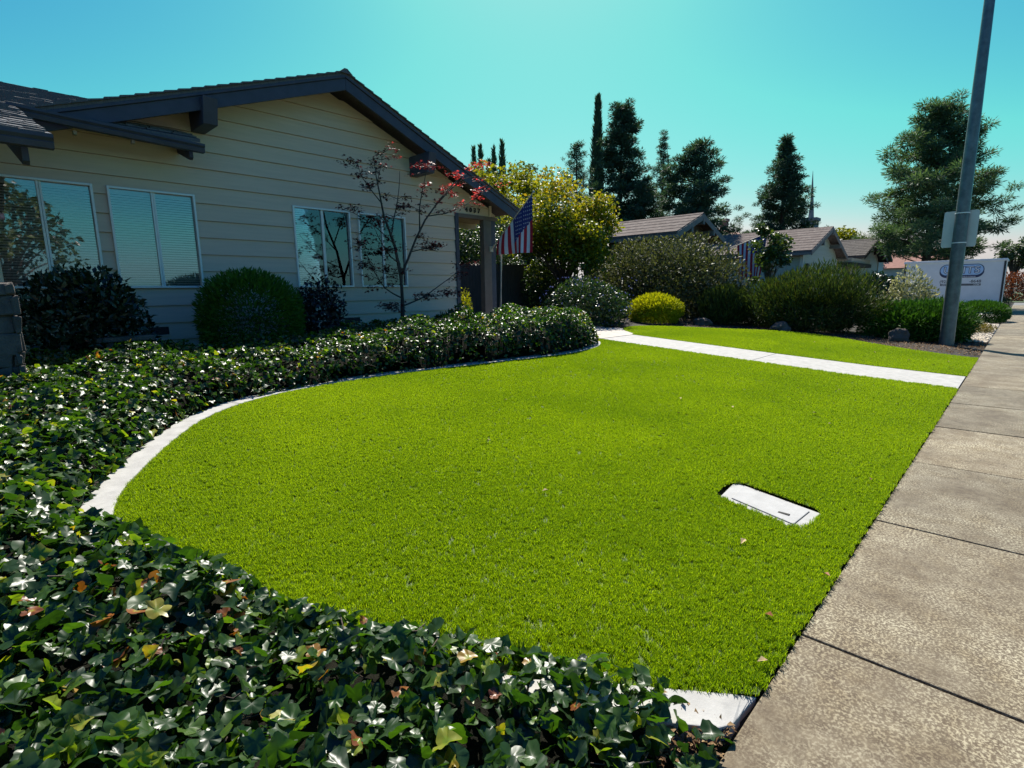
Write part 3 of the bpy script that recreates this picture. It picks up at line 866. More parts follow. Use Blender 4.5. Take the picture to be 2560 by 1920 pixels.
# ================================================================== FLAGS
def flag(name, label, base, tip, h0, h1, zlow, seed, fold_dir, cant_len, taper=1.0):
    """flag hanging from a slanted pole; h0,h1: where the hoist starts and ends along the pole (from the tip)"""
    base, tip = Vector(base), Vector(tip)
    root = empty(name, label, 'flag', 'flags on slanted poles', loc=base)
    mb = MB(base); mb.tube([base, tip], .013, 8); pole = mb.build('flag_pole', M['beige_metal'], root)
    mb = MB(tip); mb.tube([tip-Vector((0, 0, .02)), tip+Vector((0, 0, .02)), tip+Vector((0, 0, .035))], [.022, .026, .008], 8); mb.build('finial', M['beige_metal'], pole)
    mb = MB(base); dd = (tip-base).normalized(); mb.tube([base-dd*.02, base+dd*.12], .022, 8); mb.box(tuple(base+Vector((-.05, .0, -.08))), tuple(base+Vector((.05, .05, .06)))); mb.build('bracket', M['beige_metal'], root)
    nu, nv = 39, 30
    fd = Vector(fold_dir).normalized()
    V, grid = [], {}
    for i in range(nu+1):
        uu = i/nu
        p = tip+(base-tip)*(h0+(h1-h0)*uu)
        for j in range(nv+1):
            v_ = j/nv
            L_ = (p.z-zlow)
            q = p+Vector((0, 0, -L_*v_))
            amp = .055*v_*(1-.3*v_)
            ph = uu*13+seed
            q += fd*(amp*math.sin(ph)+.03*v_*math.sin(uu*5+v_*3))
            side = (tip-base); side.z = 0
            q += side.normalized()*(-.05*v_*math.sin(ph*.5+1)+.06*v_*(uu-.5)*-1*taper)
            grid[i, j] = len(V); V.append(tuple(q-base))
    Fc, mi = [], []
    for i in range(nu):
        st = int(i/nu*13)
        for j in range(nv):
            p0 = tip+(base-tip)*(h0+(h1-h0)*(i+.5)/nu)
            dist = (p0.z-zlow)*(j+.5)/nv
            Fc.append((grid[i, j], grid[i+1, j], grid[i+1, j+1], grid[i, j+1]))
            mi.append(2 if (st < 7 and dist < cant_len) else (0 if st % 2 == 0 else 1))
    me = bpy.data.meshes.new('cloth'); me.from_pydata(V, [], Fc)
    me.polygons.foreach_set('material_index', mi); me.polygons.foreach_set('use_smooth', [True]*len(Fc)); me.update()
    cl = new_obj('cloth', me, [M['flag_red'], M['flag_white'], M['flag_blue']], root)
    # stars: small five-pointed pieces sewn on both faces of the canton
    sv, sf = [], []
    for a in range(9):
        for b_ in range(6 if a % 2 == 0 else 5):
            i = 1+a*2.2; jj = cant_len*(.1+.16*b_+(.08 if a % 2 else 0))
            ii = int(i); p0 = tip+(base-tip)*(h0+(h1-h0)*i/nu)
            j = jj/(p0.z-zlow)*nv
            if j > nv-1 or ii > 20: continue
            j0 = int(j)
            c = Vector(V[grid[ii, j0]]); e1 = (Vector(V[grid[ii+1, j0]])-c).normalized(); e2 = (Vector(V[grid[ii, j0+1]])-c).normalized()
            nn = e1.cross(e2).normalized()
            c = c+e2*((j-j0)*(p0.z-zlow)/nv)
            for sgn in (-1, 1):
                b0 = len(sv)
                for k_ in range(10):
                    rr_ = .022 if k_ % 2 == 0 else .009
                    an = 2*math.pi*k_/10
                    sv.append(tuple(c+nn*.006*sgn+e1*rr_*math.sin(an)+e2*-rr_*math.cos(an)))
                sf.append(tuple(range(b0, b0+10)))
    me = bpy.data.meshes.new('stars'); me.from_pydata(sv, [], sf); me.update()
    tag(new_obj('stars', me, M['flag_white'], cl), kind='stuff')
    return root
flag('house_flag', 'striped flag hanging from a slanted pole on the tan house porch post', (9.70, 9.93, 2.58), (9.83, 8.62, 3.80), .03, .86, 2.42, .4, (1, .2, 0), .56)

# ================================================================== NEIGHBOURING HOUSES
def gable_house(label, ax, yf, az, half, ez, depth, wallm, roofm, trimm, boards=True, garage=True, over=.5, low=None, vertical=False, group='gabled houses along the street'):
    root = empty('neighbour_house', label, 'house', group, loc=(ax, yf+over, .6))
    k_ = (az-ez)/half
    yw = yf+over
    hw = half-.45
    zt = lambda x_: az-k_*abs(x_-ax)
    gz = .5
    mb = MB((ax, yw, gz)); mb.prism([(ax-hw, gz), (ax+hw, gz), (ax+hw, zt(ax+hw)-.08), (ax, az-.08), (ax-hw, zt(ax-hw)-.08)], 'y', yw+.02, yf+depth-.4)
    w_ = mb.build('wall', wallm, root)
    if boards:
        if vertical:
            x_ = ax-hw
            while x_ < ax+hw-.05:
                x2 = min(x_+.2, ax+hw)
                b_ = MB((x_, yw, gz)); b_.prism([(x_+.012, gz), (x2, gz), (x2, zt(x2)-.1), (x_+.012, zt(x_+.012)-.1)], 'y', yw-.012, yw+.018); b_.build('siding_board', wallm, w_); x_ += .2
        else:
            z_ = ez-1.75
            while z_ < az-.3:
                z2 = z_+.275
                xa = min(hw, (az-.1-z_)/k_); xb = max(.05, min(hw, (az-.1-z2)/k_))
                if xa < .2: break
                b_ = MB((ax, yw, z_)); vs = [(ax-xa, yw-.025, z_), (ax+xa, yw-.025, z_), (ax+xb, yw-.006, z2), (ax-xb, yw-.006, z2), (ax-xa, yw+.018, z_), (ax+xa, yw+.018, z_), (ax+xb, yw+.018, z2), (ax-xb, yw+.018, z2)]
                b_.add(vs, [(0,1,2,3),(7,6,5,4),(0,4,5,1),(1,5,6,2),(2,6,7,3),(3,7,4,0)]); b_.build('siding_board', wallm, w_); z_ = z2
    rf = MB((ax, yf, ez))
    for s in (-1, 1):
        rf.hexa([(ax, yf, az-.10), (ax+s*half, yf, ez-.10), (ax+s*half, yf+depth, ez-.10), (ax, yf+depth, az-.10), (ax, yf, az), (ax+s*half, yf, ez), (ax+s*half, yf+depth, ez), (ax, yf+depth, az)])
    ro = rf.build('roof', roofm, root)
    rc = MB((ax, yf, az)); rc.prism([(ax-.14, az-.035), (ax, az+.035), (ax+.14, az-.035), (ax, az-.02)], 'y', yf-.02, yf+depth); rc.build('ridge_cap', roofm, ro)
    # courses of shingles showing as long low steps
    sc_ = MB((ax, yf, ez)); s_ = .0
    L_ = half
    while s_ < L_-.2:
        xa, xb = ax-half+s_, ax-half+s_+.42
        za, zb = ez+k_*s_+.016, ez+k_*(s_+.42)+.001
        sc_.hexa([(xa, yf-.01, za-.02), (min(xb, ax), yf-.01, zb-.02), (min(xb, ax), yf+depth, zb-.02), (xa, yf+depth, za-.02), (xa, yf-.01, za), (min(xb, ax), yf-.01, zb), (min(xb, ax), yf+depth, zb), (xa, yf+depth, za)])
        s_ += .42
    tag(sc_.build('shingle_courses', roofm, ro), kind='stuff')
    for s in (-1, 1):
        b_ = MB((ax, yf, az)); b_.hexa([(ax+s*.002, yf-.04, az-.26), (ax+s*half, yf-.04, ez-.26), (ax+s*half, yf-.002, ez-.26), (ax+s*.002, yf-.002, az-.26), (ax+s*.002, yf-.04, az-.03), (ax+s*half, yf-.04, ez-.03), (ax+s*half, yf-.002, ez-.03), (ax+s*.002, yf-.002, az-.03)]); b_.build('barge_board', trimm, root)
        b_ = MB((ax+s*half, yf, ez)); b_.box((ax+s*half-.06, yf, ez-.22), (ax+s*half+.06, yf+depth, ez-.102)); b_.build('gutter', trimm, root)
    for (fx, fz) in ((-.45, .45), (.45, .45), (0, .08)):
        xx = ax+fx*half; z_ = zt(xx)-.34
        b_ = MB((xx, yf, z_)); b_.box((xx-.07, yf-.06, z_-.1), (xx+.07, yw, z_+.12)); b_.build('outlooker', trimm, root)
    if garage:
        b_ = MB((ax, yw, gz)); b_.box((ax-hw+.5, yw-.045, gz), (ax+hw-.5, yw-.028, ez-1.0)); gd = b_.build('garage_door', M['garage_door'], root)
        for q in range(4):
            c_ = MB((ax, yw, gz)); z_ = gz+.05+q*(ez-1.05-gz)/4; c_.box((ax-hw+.55, yw-.062, z_), (ax+hw-.55, yw-.046, z_+(ez-1.05-gz)/4-.03)); c_.build('door_panel', M['garage_door'], gd)
        for s in (-1, 1):
            c_ = MB((ax+s*hw, yw, gz)); c_.box((ax+s*hw-.07, yw-.05, gz), (ax+s*hw+.07, yw+.1, ez-.2)); c_.build('corner_trim', M['white_wall'], root)
    return root
h1 = gable_house('low house with pinkish shingle roof and dark board gable behind the tall grey shrub', 21.6, 9.8, 4.52, 2.25, 3.66, 5.0, M['brown_boards'], M['shingle_pink'], M['grey_trim'], garage=False, vertical=True)
h2 = gable_house('pale green sided house with pinkish shingle roof and garage gable', 33.96, 8.0, 4.74, 3.75, 3.34, 12, M['green_siding'], M['shingle_pink'], M['grey_trim'])
h3 = gable_house('white gabled house with dark grey shingles behind the storage container', 46.5, 8.0, 4.84, 4.0, 3.55, 12, M['white_wall'], M['shingle_grey'], M['vent_dark'], boards=False)
h4 = gable_house('smaller white gable with dark trim next past the grey roofed house', 53.4, 8.6, 4.95, 3.2, 3.75, 10, M['white_wall'], M['shingle_grey'], M['vent_dark'], boards=False, garage=False)
# lantern beside the garage of the green house, as part of that house
mb = MB((30.95, 8.3, 2.45)); mb.box((30.9, 8.30, 2.42), (31.02, 8.42, 2.62)); mb.prism([(30.86, 2.62), (31.06, 2.62), (30.96, 2.72)], 'y', 8.28, 8.44); mb.build('lantern', M['vent_dark'], h2)
# entry canopy of the white house
mb = MB((39.5, 8, 3)); mb.box((37.9, 7.8, 2.95), (43.2, 8.6, 3.22)); mb.build('canopy_fascia', M['stucco'], h3)
mb = MB((39.5, 8, 3)); mb.box((37.7, 7.7, 2.72), (43.2, 8.7, 2.948)); mb.build('canopy_beam', M['vent_dark'], h3)
mb = MB((38.2, 8, .5)); mb.box((38.1, 7.9, .5), (38.35, 8.15, 2.72)); mb.build('canopy_post', M['porch_trim'], h3)
mb = MB((40, 12, .5)); mb.box((37.5, 11.2, .5), (43.2, 11.4, 3.0)); mb.build('back_wall', M['white_wall'], h3)
flag('neighbour_flag', 'striped flag half hidden behind the small leafy tree', (20.2, 8.1, 2.95), (20.2, 6.72, 3.42), .05, .80, 1.85, 2.2, (1, 0, 0), .5, taper=-4.5)
mb = MB((20.25, 8.2, .4)); 
# far house and church tower
fh = empty('far_house', 'distant house with reddish roof between pine and gabled houses', 'house', loc=(76, 10, .6))
mb = MB((76, 10, .6)); mb.box((71, 5.8, .5), (79, 13, 3.4)); mb.build('wall', M['white_wall'], fh)
mb = MB((76, 10, 3.4)); mb.hexa([(70.5, 5.3, 3.4), (79.5, 5.3, 3.4), (79.5, 13.5, 3.4), (70.5, 13.5, 3.4), (74.4, 5.6, 5.35), (75.4, 5.6, 5.35), (75.4, 13.2, 5.35), (74.4, 13.2, 5.35)]); mb.build('roof', M['red_roof_far'], fh)
ch = empty('chimney_house', 'distant brown house with a brick chimney between the conifers', 'house', loc=(74, 30.5, .6))
mb = MB((74, 30.5, .6)); mb.box((71, 26.6, .5), (77, 34, 7.6)); mb.build('wall', M['brick_far'], ch)
mb = MB((74, 30.5, 7.6)); mb.prism([(26.2, 7.6), (34.4, 7.6), (30.3, 9.3)], 'x', 70.6, 77.4); rf_ = mb.build('roof', M['red_roof_far'], ch)
mb = MB((74, 30.5, 8)); mb.box((73.5, 30.1, 8.2), (74.3, 30.9, 10.4)); mb.box((73.4, 30.0, 10.4), (74.4, 31.0, 10.75)); mb.build('chimney', M['brick_far'], rf_)
ct = empty('church_tower', 'white church tower with a thin spire behind the dense conifer', 'tower', loc=(91.7, 24.7, .6))
mb = MB((91.7, 24.7, .6)); mb.box((90.8, 23.8, .4), (92.6, 25.6, 11.3)); mb.build('tower_shaft', M['tower_white'], ct)
mb = MB((91.7, 24.7, 11.3)); mb.box((90.6, 23.6, 11.3), (92.8, 25.8, 11.75)); mb.build('cornice', M['tower_white'], ct)
mb = MB((91.7, 24.7, 11.75)); mb.tube([(91.7, 24.7, 11.75), (91.7, 24.7, 13.2), (91.6, 24.9, 18.6)], [.42, .3, .02], 8, smooth=False); mb.build('spire', M['tower_white'], ct)
for yy in (24.2, 25.0):
    mb = MB((90.8, yy, 9.5)); mb.box((90.77, yy, 9.3), (90.82, yy+.4, 10.6)); mb.build('louvre', M['vent_dark'], ct)

# ================================================================== FENCE behind the porch
fe = empty('garden_fence', 'dark wooden board fence behind the porch', 'fence', loc=(12, 13.6, .6))
xx = 10.2
while xx < 17.2:
    hgt = 2.38+.02*(xx-10)
    mb = MB((xx, 13.6, .6)); mb.box((xx, 13.58, .55), (xx+.135, 13.60, hgt+random.uniform(-.012, .012))); mb.build('board', M['fence_wood'], fe); xx += .142
for z_ in (.9, 2.1):
    mb = MB((13.5, 13.65, z_)); mb.box((10.2, 13.602, z_), (17.2, 13.66, z_+.09)); mb.build('rail', M['fence_wood'], fe)

# ================================================================== STREET LAMP WITH SIGN
lp = empty('street_lamp', 'tall tapered grey steel street lamp pole beside the sidewalk', 'street lamp', loc=(17.3, 1.31, .03))
mb = MB((17.3, 1.31, .03)); mb.tube([(17.3, 1.31, -.02), (17.3, 1.31, 9.2)], [.158, .092], 12, smooth=True); pole = mb.build('pole', M['galvanised'], lp)
mb = MB((17.3, 1.31, 9)); mb.tube([(17.3, 1.31, 9.0), (17.3, .6, 9.45), (17.3, -1.2, 9.7)], [.06, .05, .04], 8); mb.build('arm', M['galvanised'], lp)
mb = MB((17.3, -1.4, 9.7)); mb.hexa([(17.15, -1.9, 9.6), (17.45, -1.9, 9.6), (17.42, -1.15, 9.62), (17.18, -1.15, 9.62), (17.2, -1.85, 9.72), (17.4, -1.85, 9.72), (17.38, -1.2, 9.74), (17.22, -1.2, 9.74)]); mb.build('lamp_head', M['galvanised'], lp, bevel=.02)
for z_ in (2.52, 3.22):
    mb = MB((17.3, 1.31, z_)); mb.tube([(17.3, 1.31, z_-.012), (17.3, 1.31, z_+.012)], .146, 12); mb.build('band', M['frame_metal'], lp)
sg = empty('road_sign', 'back of a pale metal road sign strapped to the lamp pole', 'sign', loc=(17.46, 1.33, 2.4))
pts = []
cy_, cz_, hw_, hh_, rr_ = 1.335, 2.86, .335, .435, .05
for (sx, sy, a0) in ((1, 1, 0), (-1, 1, 90), (-1, -1, 180), (1, -1, 270)):
    for q in range(5):
        an = R(a0+q*22.5); pts.append((cy_+sx*(hw_-rr_)+rr_*math.cos(an), cz_+sy*(hh_-rr_)+rr_*math.sin(an)))
mb = MB((17.46, 1.33, 2.4)); mb.prism(pts, 'x', 17.452, 17.457); mb.build('sign_panel', M['sign_back'], sg)
mb = MB((17.46, 1.33, 2.4)); mb.box((17.448, 1.10, 2.435), (17.4515, 1.18, 2.452)); mb.build('sticker', M['white_wall'], sg)

# ================================================================== STORAGE CONTAINER
sc = empty('storage_container', 'white portable storage container with oval logo parked on a driveway', 'container', loc=(39.2, 3, .12))
CX, CY0, CY1, CZ0, CZ1 = 38.0, .86, 5.15, .16, 2.84
mb = MB((39.2, 3, .12)); mb.box((CX, CY0+.09, CZ0), (CX+2.4, CY1-.09, CZ1-.13)); body = mb.build('body', M['container_white'], sc)
for yy in (CY0, CY1-.088):
    mb = MB((CX, yy, CZ0)); mb.box((CX-.02, yy, CZ0-.06), (CX+2.42, yy+.086, CZ1-.131)); mb.build('corner_post', M['container_black'], sc)
mb = MB((CX, 3, CZ1)); mb.box((CX-.05, CY0-.04, CZ1-.129), (CX+2.45, CY1+.04, CZ1)); mb.build('top_rail', M['container_white'], sc, bevel=.02)
mb = MB((CX, CY0, CZ0)); mb.box((CX-.03, CY0-.03, CZ0-.06), (CX+.03, CY0-.002, CZ1-.131)); mb.build('edge_trim', M['frame_metal'], sc)
def oval(cy, cz, hw, hh, x0, x1, mat, name, seg=14):
    p = []
    for s, a0 in ((1, -90), (-1, 90)):
        for q in range(seg+1):
            an = R(a0+180*q/seg); p.append((cy+s*(hw-hh)+hh*math.cos(an), cz+hh*math.sin(an)))
    mb = MB((x0, cy, cz)); mb.prism(p, 'x', x0, x1); return mb.build(name, M[mat], sc)
ocy, ocz = 2.62, 2.30
oval(ocy, ocz-.09, .93, .32, CX-.012, CX+.001, 'logo_navy', 'logo_shadow')
oval(ocy, ocz, .93, .30, CX-.016, CX-.011, 'logo_navy', 'logo_ring')
oval(ocy, ocz, .895, .27, CX-.020, CX-.015, 'logo_blue', 'logo_field')
text_mesh('UNITS', .50, .002, 'lettering', M['logo_navy'], sc, (CX-.023, ocy, ocz-.17), (0, -1, 0), (0, 0, 1), offset=.024, space=1.12)
text_mesh('UNITS', .50, .002, 'lettering', M['logo_pale'], sc, (CX-.028, ocy, ocz-.17), (0, -1, 0), (0, 0, 1), offset=-.004, space=1.12)
text_mesh('MOVING AND PORTABLE STORAGE', .075, .001, 'lettering', M['flag_white'], sc, (CX-.0245, ocy, ocz-.385), (0, -1, 0), (0, 0, 1), offset=.001)
text_mesh('(925) 4', .21, .001, 'lettering', M['print_grey'], sc, (CX-.004, 3.50, 1.62), (0, -1, 0), (0, 0, 1), 'LEFT', offset=.004)
text_mesh('-8648', .21, .001, 'lettering', M['print_grey'], sc, (CX-.004, 1.76, 1.62), (0, -1, 0), (0, 0, 1), 'RIGHT', offset=.004)
mb = MB((CX, 2.6, 1.5)); mb.box((CX-.005, 1.76, 1.46), (CX-.001, 3.46, 1.57)); mb.build('address_bar', M['print_grey'], sc)
text_mesh('UNITS', .10, .001, 'lettering', M['container_white'], sc, (CX-.008, 3.40, 1.48), (0, -1, 0), (0, 0, 1), 'LEFT', offset=.002)
text_mesh('.COM', .10, .001, 'lettering', M['container_white'], sc, (CX-.008, 1.82, 1.48), (0, -1, 0), (0, 0, 1), 'RIGHT', offset=.002)

# ================================================================== BENCH in the shade, rocks
bn = empty('garden_bench', 'small low stone bench under the dark camellia', 'bench', loc=(1.55, 8.55, .58))
mb = MB((1.55, 8.55, .58)); mb.box((1.22, 8.42, .93), (1.86, 8.72, .99)); mb.build('seat', M['pier_stone'], bn, bevel=.01)
for xx in (1.32, 1.70):
    mb = MB((xx, 8.5, .5)); mb.box((xx, 8.46, float(zg(8.5))-.05), (xx+.08, 8.68, .93)); mb.build('leg', M['pier_stone'], bn, bevel=.008)
def rockm(name, label, c, s, seed, mat='rock'):
    rg = np.random.default_rng(seed)
    bm = bmesh.new(); bmesh.ops.create_icosphere(bm, subdivisions=3, radius=1)
    ph = rg.uniform(0, 6, 9)
    for v in bm.verts:
        p = v.co
        f = 1+.16*math.sin(2.3*p.x+ph[0])*math.cos(2.1*p.y+ph[1])+.10*math.sin(5*p.z+ph[2]+3*p.x)+.06*math.sin(9*p.y+ph[3]+4*p.z)
        v.co = Vector((p.x*s[0], p.y*s[1], p.z*s[2]))*f
        if v.co.z < -.4*s[2]: v.co.z = -.4*s[2]
    me = bpy.data.meshes.new(name); bm.to_mesh(me); bm.free()
    o = new_obj(name, me, M[mat]); o.location = (c[0], c[1], float(zg(c[1]))-.03+.36*s[2]); o.rotation_euler = (0, 0, rg.uniform(0, 3))
    return tag(o, label, 'rock', 'rocks along the far lawn edge')
rockm('boulder', 'flat grey boulder in shade beside the round yellow shrub', (15.95, 7.1), (.24, .27, .17), 1)
rockm('boulder', 'brown boulder lying at the foot of the rosemary bush', (16.6, 5.05), (.25, .33, .2), 2)
rockm('boulder', 'pointed pale boulder beside the low juniper near the lamp pole', (17.1, 2.3), (.16, .24, .25), 3)

# ================================================================== SHRUBS AND TREES
def blob_points(n, c, rad, rg, shell=.55, lumps=7, lump=.22, low=None, power=1.0):
    """points through a lumpy dome that stands on the ground, most of them near its skin; returns position and outward direction"""
    zc = rg.uniform(-1, 1, n); an = rg.uniform(0, 2*np.pi, n)
    hor = np.where(zc >= 0, np.sqrt(1-np.clip(zc, 0, 1)**2), 1-.22*zc*zc)
    dirs = np.stack([hor*np.cos(an), hor*np.sin(an), zc], 1)
    ud = dirs/np.linalg.norm(dirs, axis=1, keepdims=True)
    ld = unit(lumps*6, rg); la = rg.uniform(-.7, .8, lumps*6)
    amp = np.zeros(n)
    for q in range(len(ld)):
        amp += la[q]*np.exp(-((1-ud@ld[q])/.07))
    f = 1+lump*amp
    rr = shell+(1-shell)*rg.uniform(0, 1, n)**power
    sc_ = np.array(rad)*np.ones((n, 3))
    if low is not None: sc_[zc < 0, 2] = low
    p = dirs*f[:, None]*rr[:, None]*sc_+np.array(c)
    if low is not None: p[zc < 0, 2] = c[2]+zc[zc < 0]*low*1.02
    out = ud/np.array(rad); out /= np.linalg.norm(out, axis=1, keepdims=True)
    return p, out, rr

def shrub(name, label, base, rad, n, size, mat, seed, tmpl=None, group=None, up=.3, rnd=.7, shell=.45, lump=.22, stems=5, cat='shrub', flowers=None, cz=None, smooth=False, tipbias=None, tlo=0., thi=1.):
    rg = np.random.default_rng(seed)
    zb = float(zg(base[1]))-.03
    root = empty(name, label, cat, group, loc=(base[0], base[1], zb))
    c = (base[0], base[1], zb+rad[2]*.45)
    hz = rad[2]
    p, out, rr = blob_points(n, c, (rad[0], rad[1], hz*.55), rg, shell, lump=lump, low=hz*.45)
    keep = p[:, 2] > zb+.02
    p, out, rr = p[keep], out[keep], rr[keep]
    m_ = len(p)
    tip = out*(1-up)+np.array([0, 0, up])+rnd*unit(m_, rg)
    nor = out+.8*unit(m_, rg)+np.array([0, 0, .4])
    Mx = frames(tip, nor)
    sz = size*rg.uniform(.6, 1.25, m_)
    tv = np.clip(rg.normal(.45, .25, m_), 0, 1)*(thi-tlo)+tlo
    scatter_mesh('foliage', tmpl or [leafT()], p, Mx, sz, tv, M[mat], root, origin=(base[0], base[1], zb), smooth=smooth)['kind'] = 'stuff'
    st = MB((base[0], base[1], zb))
    for q in range(stems):
        an = rg.uniform(0, 6.28); e = rg.uniform(.2, .75)
        top = (base[0]+rad[0]*e*math.cos(an), base[1]+rad[1]*e*math.sin(an), c[2]+hz*rg.uniform(-.1, .3))
        b0 = (base[0]+.12*rad[0]*math.cos(an), base[1]+.12*rad[1]*math.sin(an), zb-.03)
        midp = tuple((a+b_)/2+rg.uniform(-.05, .05) for a, b_ in zip(b0, top))
        st.tube([b0, midp, top], [.02, .014, .006], 5)
    st.build('stems', M['bark'], root)
    if flowers:
        fm, fn, fs = flowers
        p, out, rr = blob_points(fn, c, (rad[0]*1.02, rad[1]*1.02, hz*.56), rg, .96, lump=lump, low=hz*.45)
        k3 = 5
        P = np.repeat(p, k3, axis=0); O = np.repeat(out, k3, axis=0)+.8*unit(len(p)*k3, rg)
        scatter_mesh('flowers', [quadT(.7)], P, frames(O, unit(len(P), rg)), fs*rg.uniform(.7, 1.2, len(P)), rg.uniform(0, 1, len(P)), M[fm], root, origin=(base[0], base[1], zb))['kind'] = 'stuff'
    return root

spray = [quadT(.22)]
shrub('camellia_shrub', 'dark glossy camellia shrub against the wall beside the stone pier', (1.2, 8.95), (.72, .60, 1.42), 5200, .10, 'dark_leaf', 11, [leafT(.5, .25)], 'shrubs along the house wall', rnd=.8, lump=.28)
shrub('round_shrub', 'large clipped round green shrub under the house windows', (3.33, 8.95), (.78, .7, 1.36), 16000, .085, 'juniper', 12, [quadT(.28)], 'shrubs along the house wall', up=.15, rnd=.45, lump=.09, shell=.7, tlo=.7, thi=1.3)
shrub('camellia_shrub', 'small dark shrub between the clipped round shrub and the maple', (4.52, 9.1), (.48, .48, 1.22), 2600, .09, 'dark_purple_leaf', 13, [leafT(.55, .2)], 'shrubs along the house wall', rnd=.9, lump=.3)
shrub('low_plant', 'low dark strappy plant growing at the porch jamb', (7.95, 9.35), (.55, .45, .55), 700, .11, 'dark_leaf', 14, [leafT(.25, .2)], 'shrubs along the house wall', up=.6, rnd=.5)
shrub('flowering_shrub', 'rounded shrub dotted with pale blue flowers beside the front walk', (12.55, 9.05), (1.2, 1.3, 1.35), 8000, .095, 'mid_green', 15, [leafT(.5)], None, rnd=.9, lump=.25, flowers=('petal_blue', 150, .04), thi=.5)
shrub('golden_shrub', 'bright yellow clipped round shrub at the edge of the far lawn', (15.35, 8.4), (.80, .82, .86), 12000, .10, 'golden', 16, [quadT(.3)], None, up=.4, rnd=.55, lump=.05, shell=.7)
shrub('tall_shrub', 'tall spreading grey green shrub in front of the neighbouring roof', (17.9, 9.5), (1.75, 2.95, 2.75), 24000, .13, 'grey_green', 17, [leafT(.38), leafT(.5)], None, up=.45, rnd=.8, lump=.3)
shrub('rosemary_shrub', 'wide dark rosemary bush with upright shoots behind the far lawn', (17.9, 4.8), (1.3, 1.95, 1.58), 26000, .18, 'rosemary', 18, [quadT(.16)], None, up=.6, rnd=.55, lump=.5)
shrub('rosemary_shrub', 'small green bush between the tall grey shrub and the rosemary', (17.0, 6.9), (.85, .8, 1.2), 11000, .16, 'rosemary', 19, [quadT(.18)], None, up=.75, rnd=.4, lump=.2)
shrub('juniper_shrub', 'low spreading green juniper at the foot of the lamp pole', (18.6, 2.1), (1.15, 1.35, 1.0), 17000, .16, 'juniper', 20, [quadT(.2)], None, up=.35, rnd=.6, lump=.22, tlo=.2)
shrub('pale_shrub', 'pale variegated shrub with whitish tips behind the juniper', (20.6, 2.55), (.75, .7, 1.7), 4000, .12, 'pale_leaf', 21, [leafT(.4)], None, up=.5, rnd=.8, lump=.35)
shrub('mound_shrub', 'clipped dome shaped green shrub in front of the container', (29.4, 1.25), (1.25, .92, .82), 13000, .11, 'juniper', 22, spray, None, up=.25, rnd=.4, lump=.04, shell=.75, tlo=.35)
shrub('grey_plant', 'small grey leafy plant between juniper and dome shrub', (25.2, 1.45), (.7, .5, .42), 1500, .08, 'grey_green', 23, [leafT(.35)], None, up=.4, tlo=.3)
shrub('tan_groundcover', 'low tan groundcover spilling to the sidewalk edge', (22.6, .98), (.9, .42, .26), 2600, .06, 'tan_cover', 24, [leafT(.35)], None, up=.4)
shrub('dark_shrub', 'dark evergreen shrub in front of the white canopy post', (27.6, 4.7), (1.0, 1.1, 1.9), 6500, .14, 'dark_leaf', 25, [leafT(.5)], None, rnd=.9, lump=.3)
shrub('red_flowers', 'small plant with orange red blooms behind the rosemary', (21.3, 3.35), (.4, .35, 1.0), 500, .07, 'mid_green', 26, [leafT(.4)], None, flowers=('petal_red', 40, .06))
shrub('dark_shrub', 'little dark shrub at the container corner next to the sidewalk', (41.6, .95), (.55, .42, .85), 1500, .09, 'mid_green', 27, [leafT(.4)], None)
shrub('red_shrub', 'rust red shrub across the side street', (67, .9), (1.6, 1.4, 2.7), 2600, .2, 'red_bush', 28, [leafT(.5)], None)
shrub('back_shrub', 'leafy shrub behind the fence, seen through the porch opening', (12.7, 14.7), (1.5, .8, 3.5), 8000, .12, 'mid_green', 29, [leafT(.5)], None, rnd=.9, lump=.25)
shrub('golden_shrub', 'small yellow shrub seen through the porch opening', (10.35, 11.8), (.22, .22, .95), 700, .08, 'golden', 30, [leafT(.4)], None)
shrub('back_shrub', 'dark leafy shrub behind the fence between flag and yellow tree', (14.6, 14.6), (1.3, .8, 2.9), 7000, .11, 'mid_green', 31, [leafT(.5)], None, rnd=.9, lump=.25, thi=.6)
shrub('back_shrub', 'dark evergreen bush rising behind the fence beside the yellow tree', (13.6, 15.2), (1.7, 1.0, 3.3), 7000, .15, 'mid_green', 32, [leafT(.5)], None, rnd=.9, lump=.25, thi=.7)

shrub('back_shrub', 'tall dark evergreen behind the fence below the redwood', (17.0, 16.2), (1.9, 1.6, 4.0), 9000, .16, 'mid_green', 33, [leafT(.5)], None, rnd=.9, lump=.25, thi=.6)
shrub('back_shrub', 'dark leafy bush between yellow tree trunk and grey shrub', (15.6, 12.9), (1.3, .9, 2.2), 6000, .11, 'mid_green', 34, [leafT(.5)], None, rnd=.9, lump=.25, thi=.6)

def limb_tree(name, label, base, trunk, limbs, leaf_pts, size, mat, seed, bark, tmpl, group=None, tint_fn=None, flat=0.):
    """trunk, limbs: lists of (points, radii); leaf_pts: N x 3"""
    rg = np.random.default_rng(seed)
    root = empty(name, label, 'tree', group, loc=base)
    tb = MB(base)
    for pts, rads in trunk: tb.tube(pts, rads, 9)
    tk = tb.build('trunk', M[bark], root)
    lb = MB(base)
    for pts, rads in limbs: lb.tube(pts, rads, 6)
    if limbs: lb.build('limbs', M[bark], tk)
    n = len(leaf_pts)
    tip = unit(n, rg); tip[:, 2] = tip[:, 2]*.6-.1
    nor = unit(n, rg)*(1-flat)+np.array([0, 0, .6+flat*2])
    tv = rg.uniform(0, 1, n) if tint_fn is None else np.clip(tint_fn(leaf_pts, rg), 0, 1)
    scatter_mesh('crown', tmpl, leaf_pts, frames(tip, nor), size*rg.uniform(.65, 1.25, n), tv, M[mat], root, origin=base)['kind'] = 'stuff'
    return root

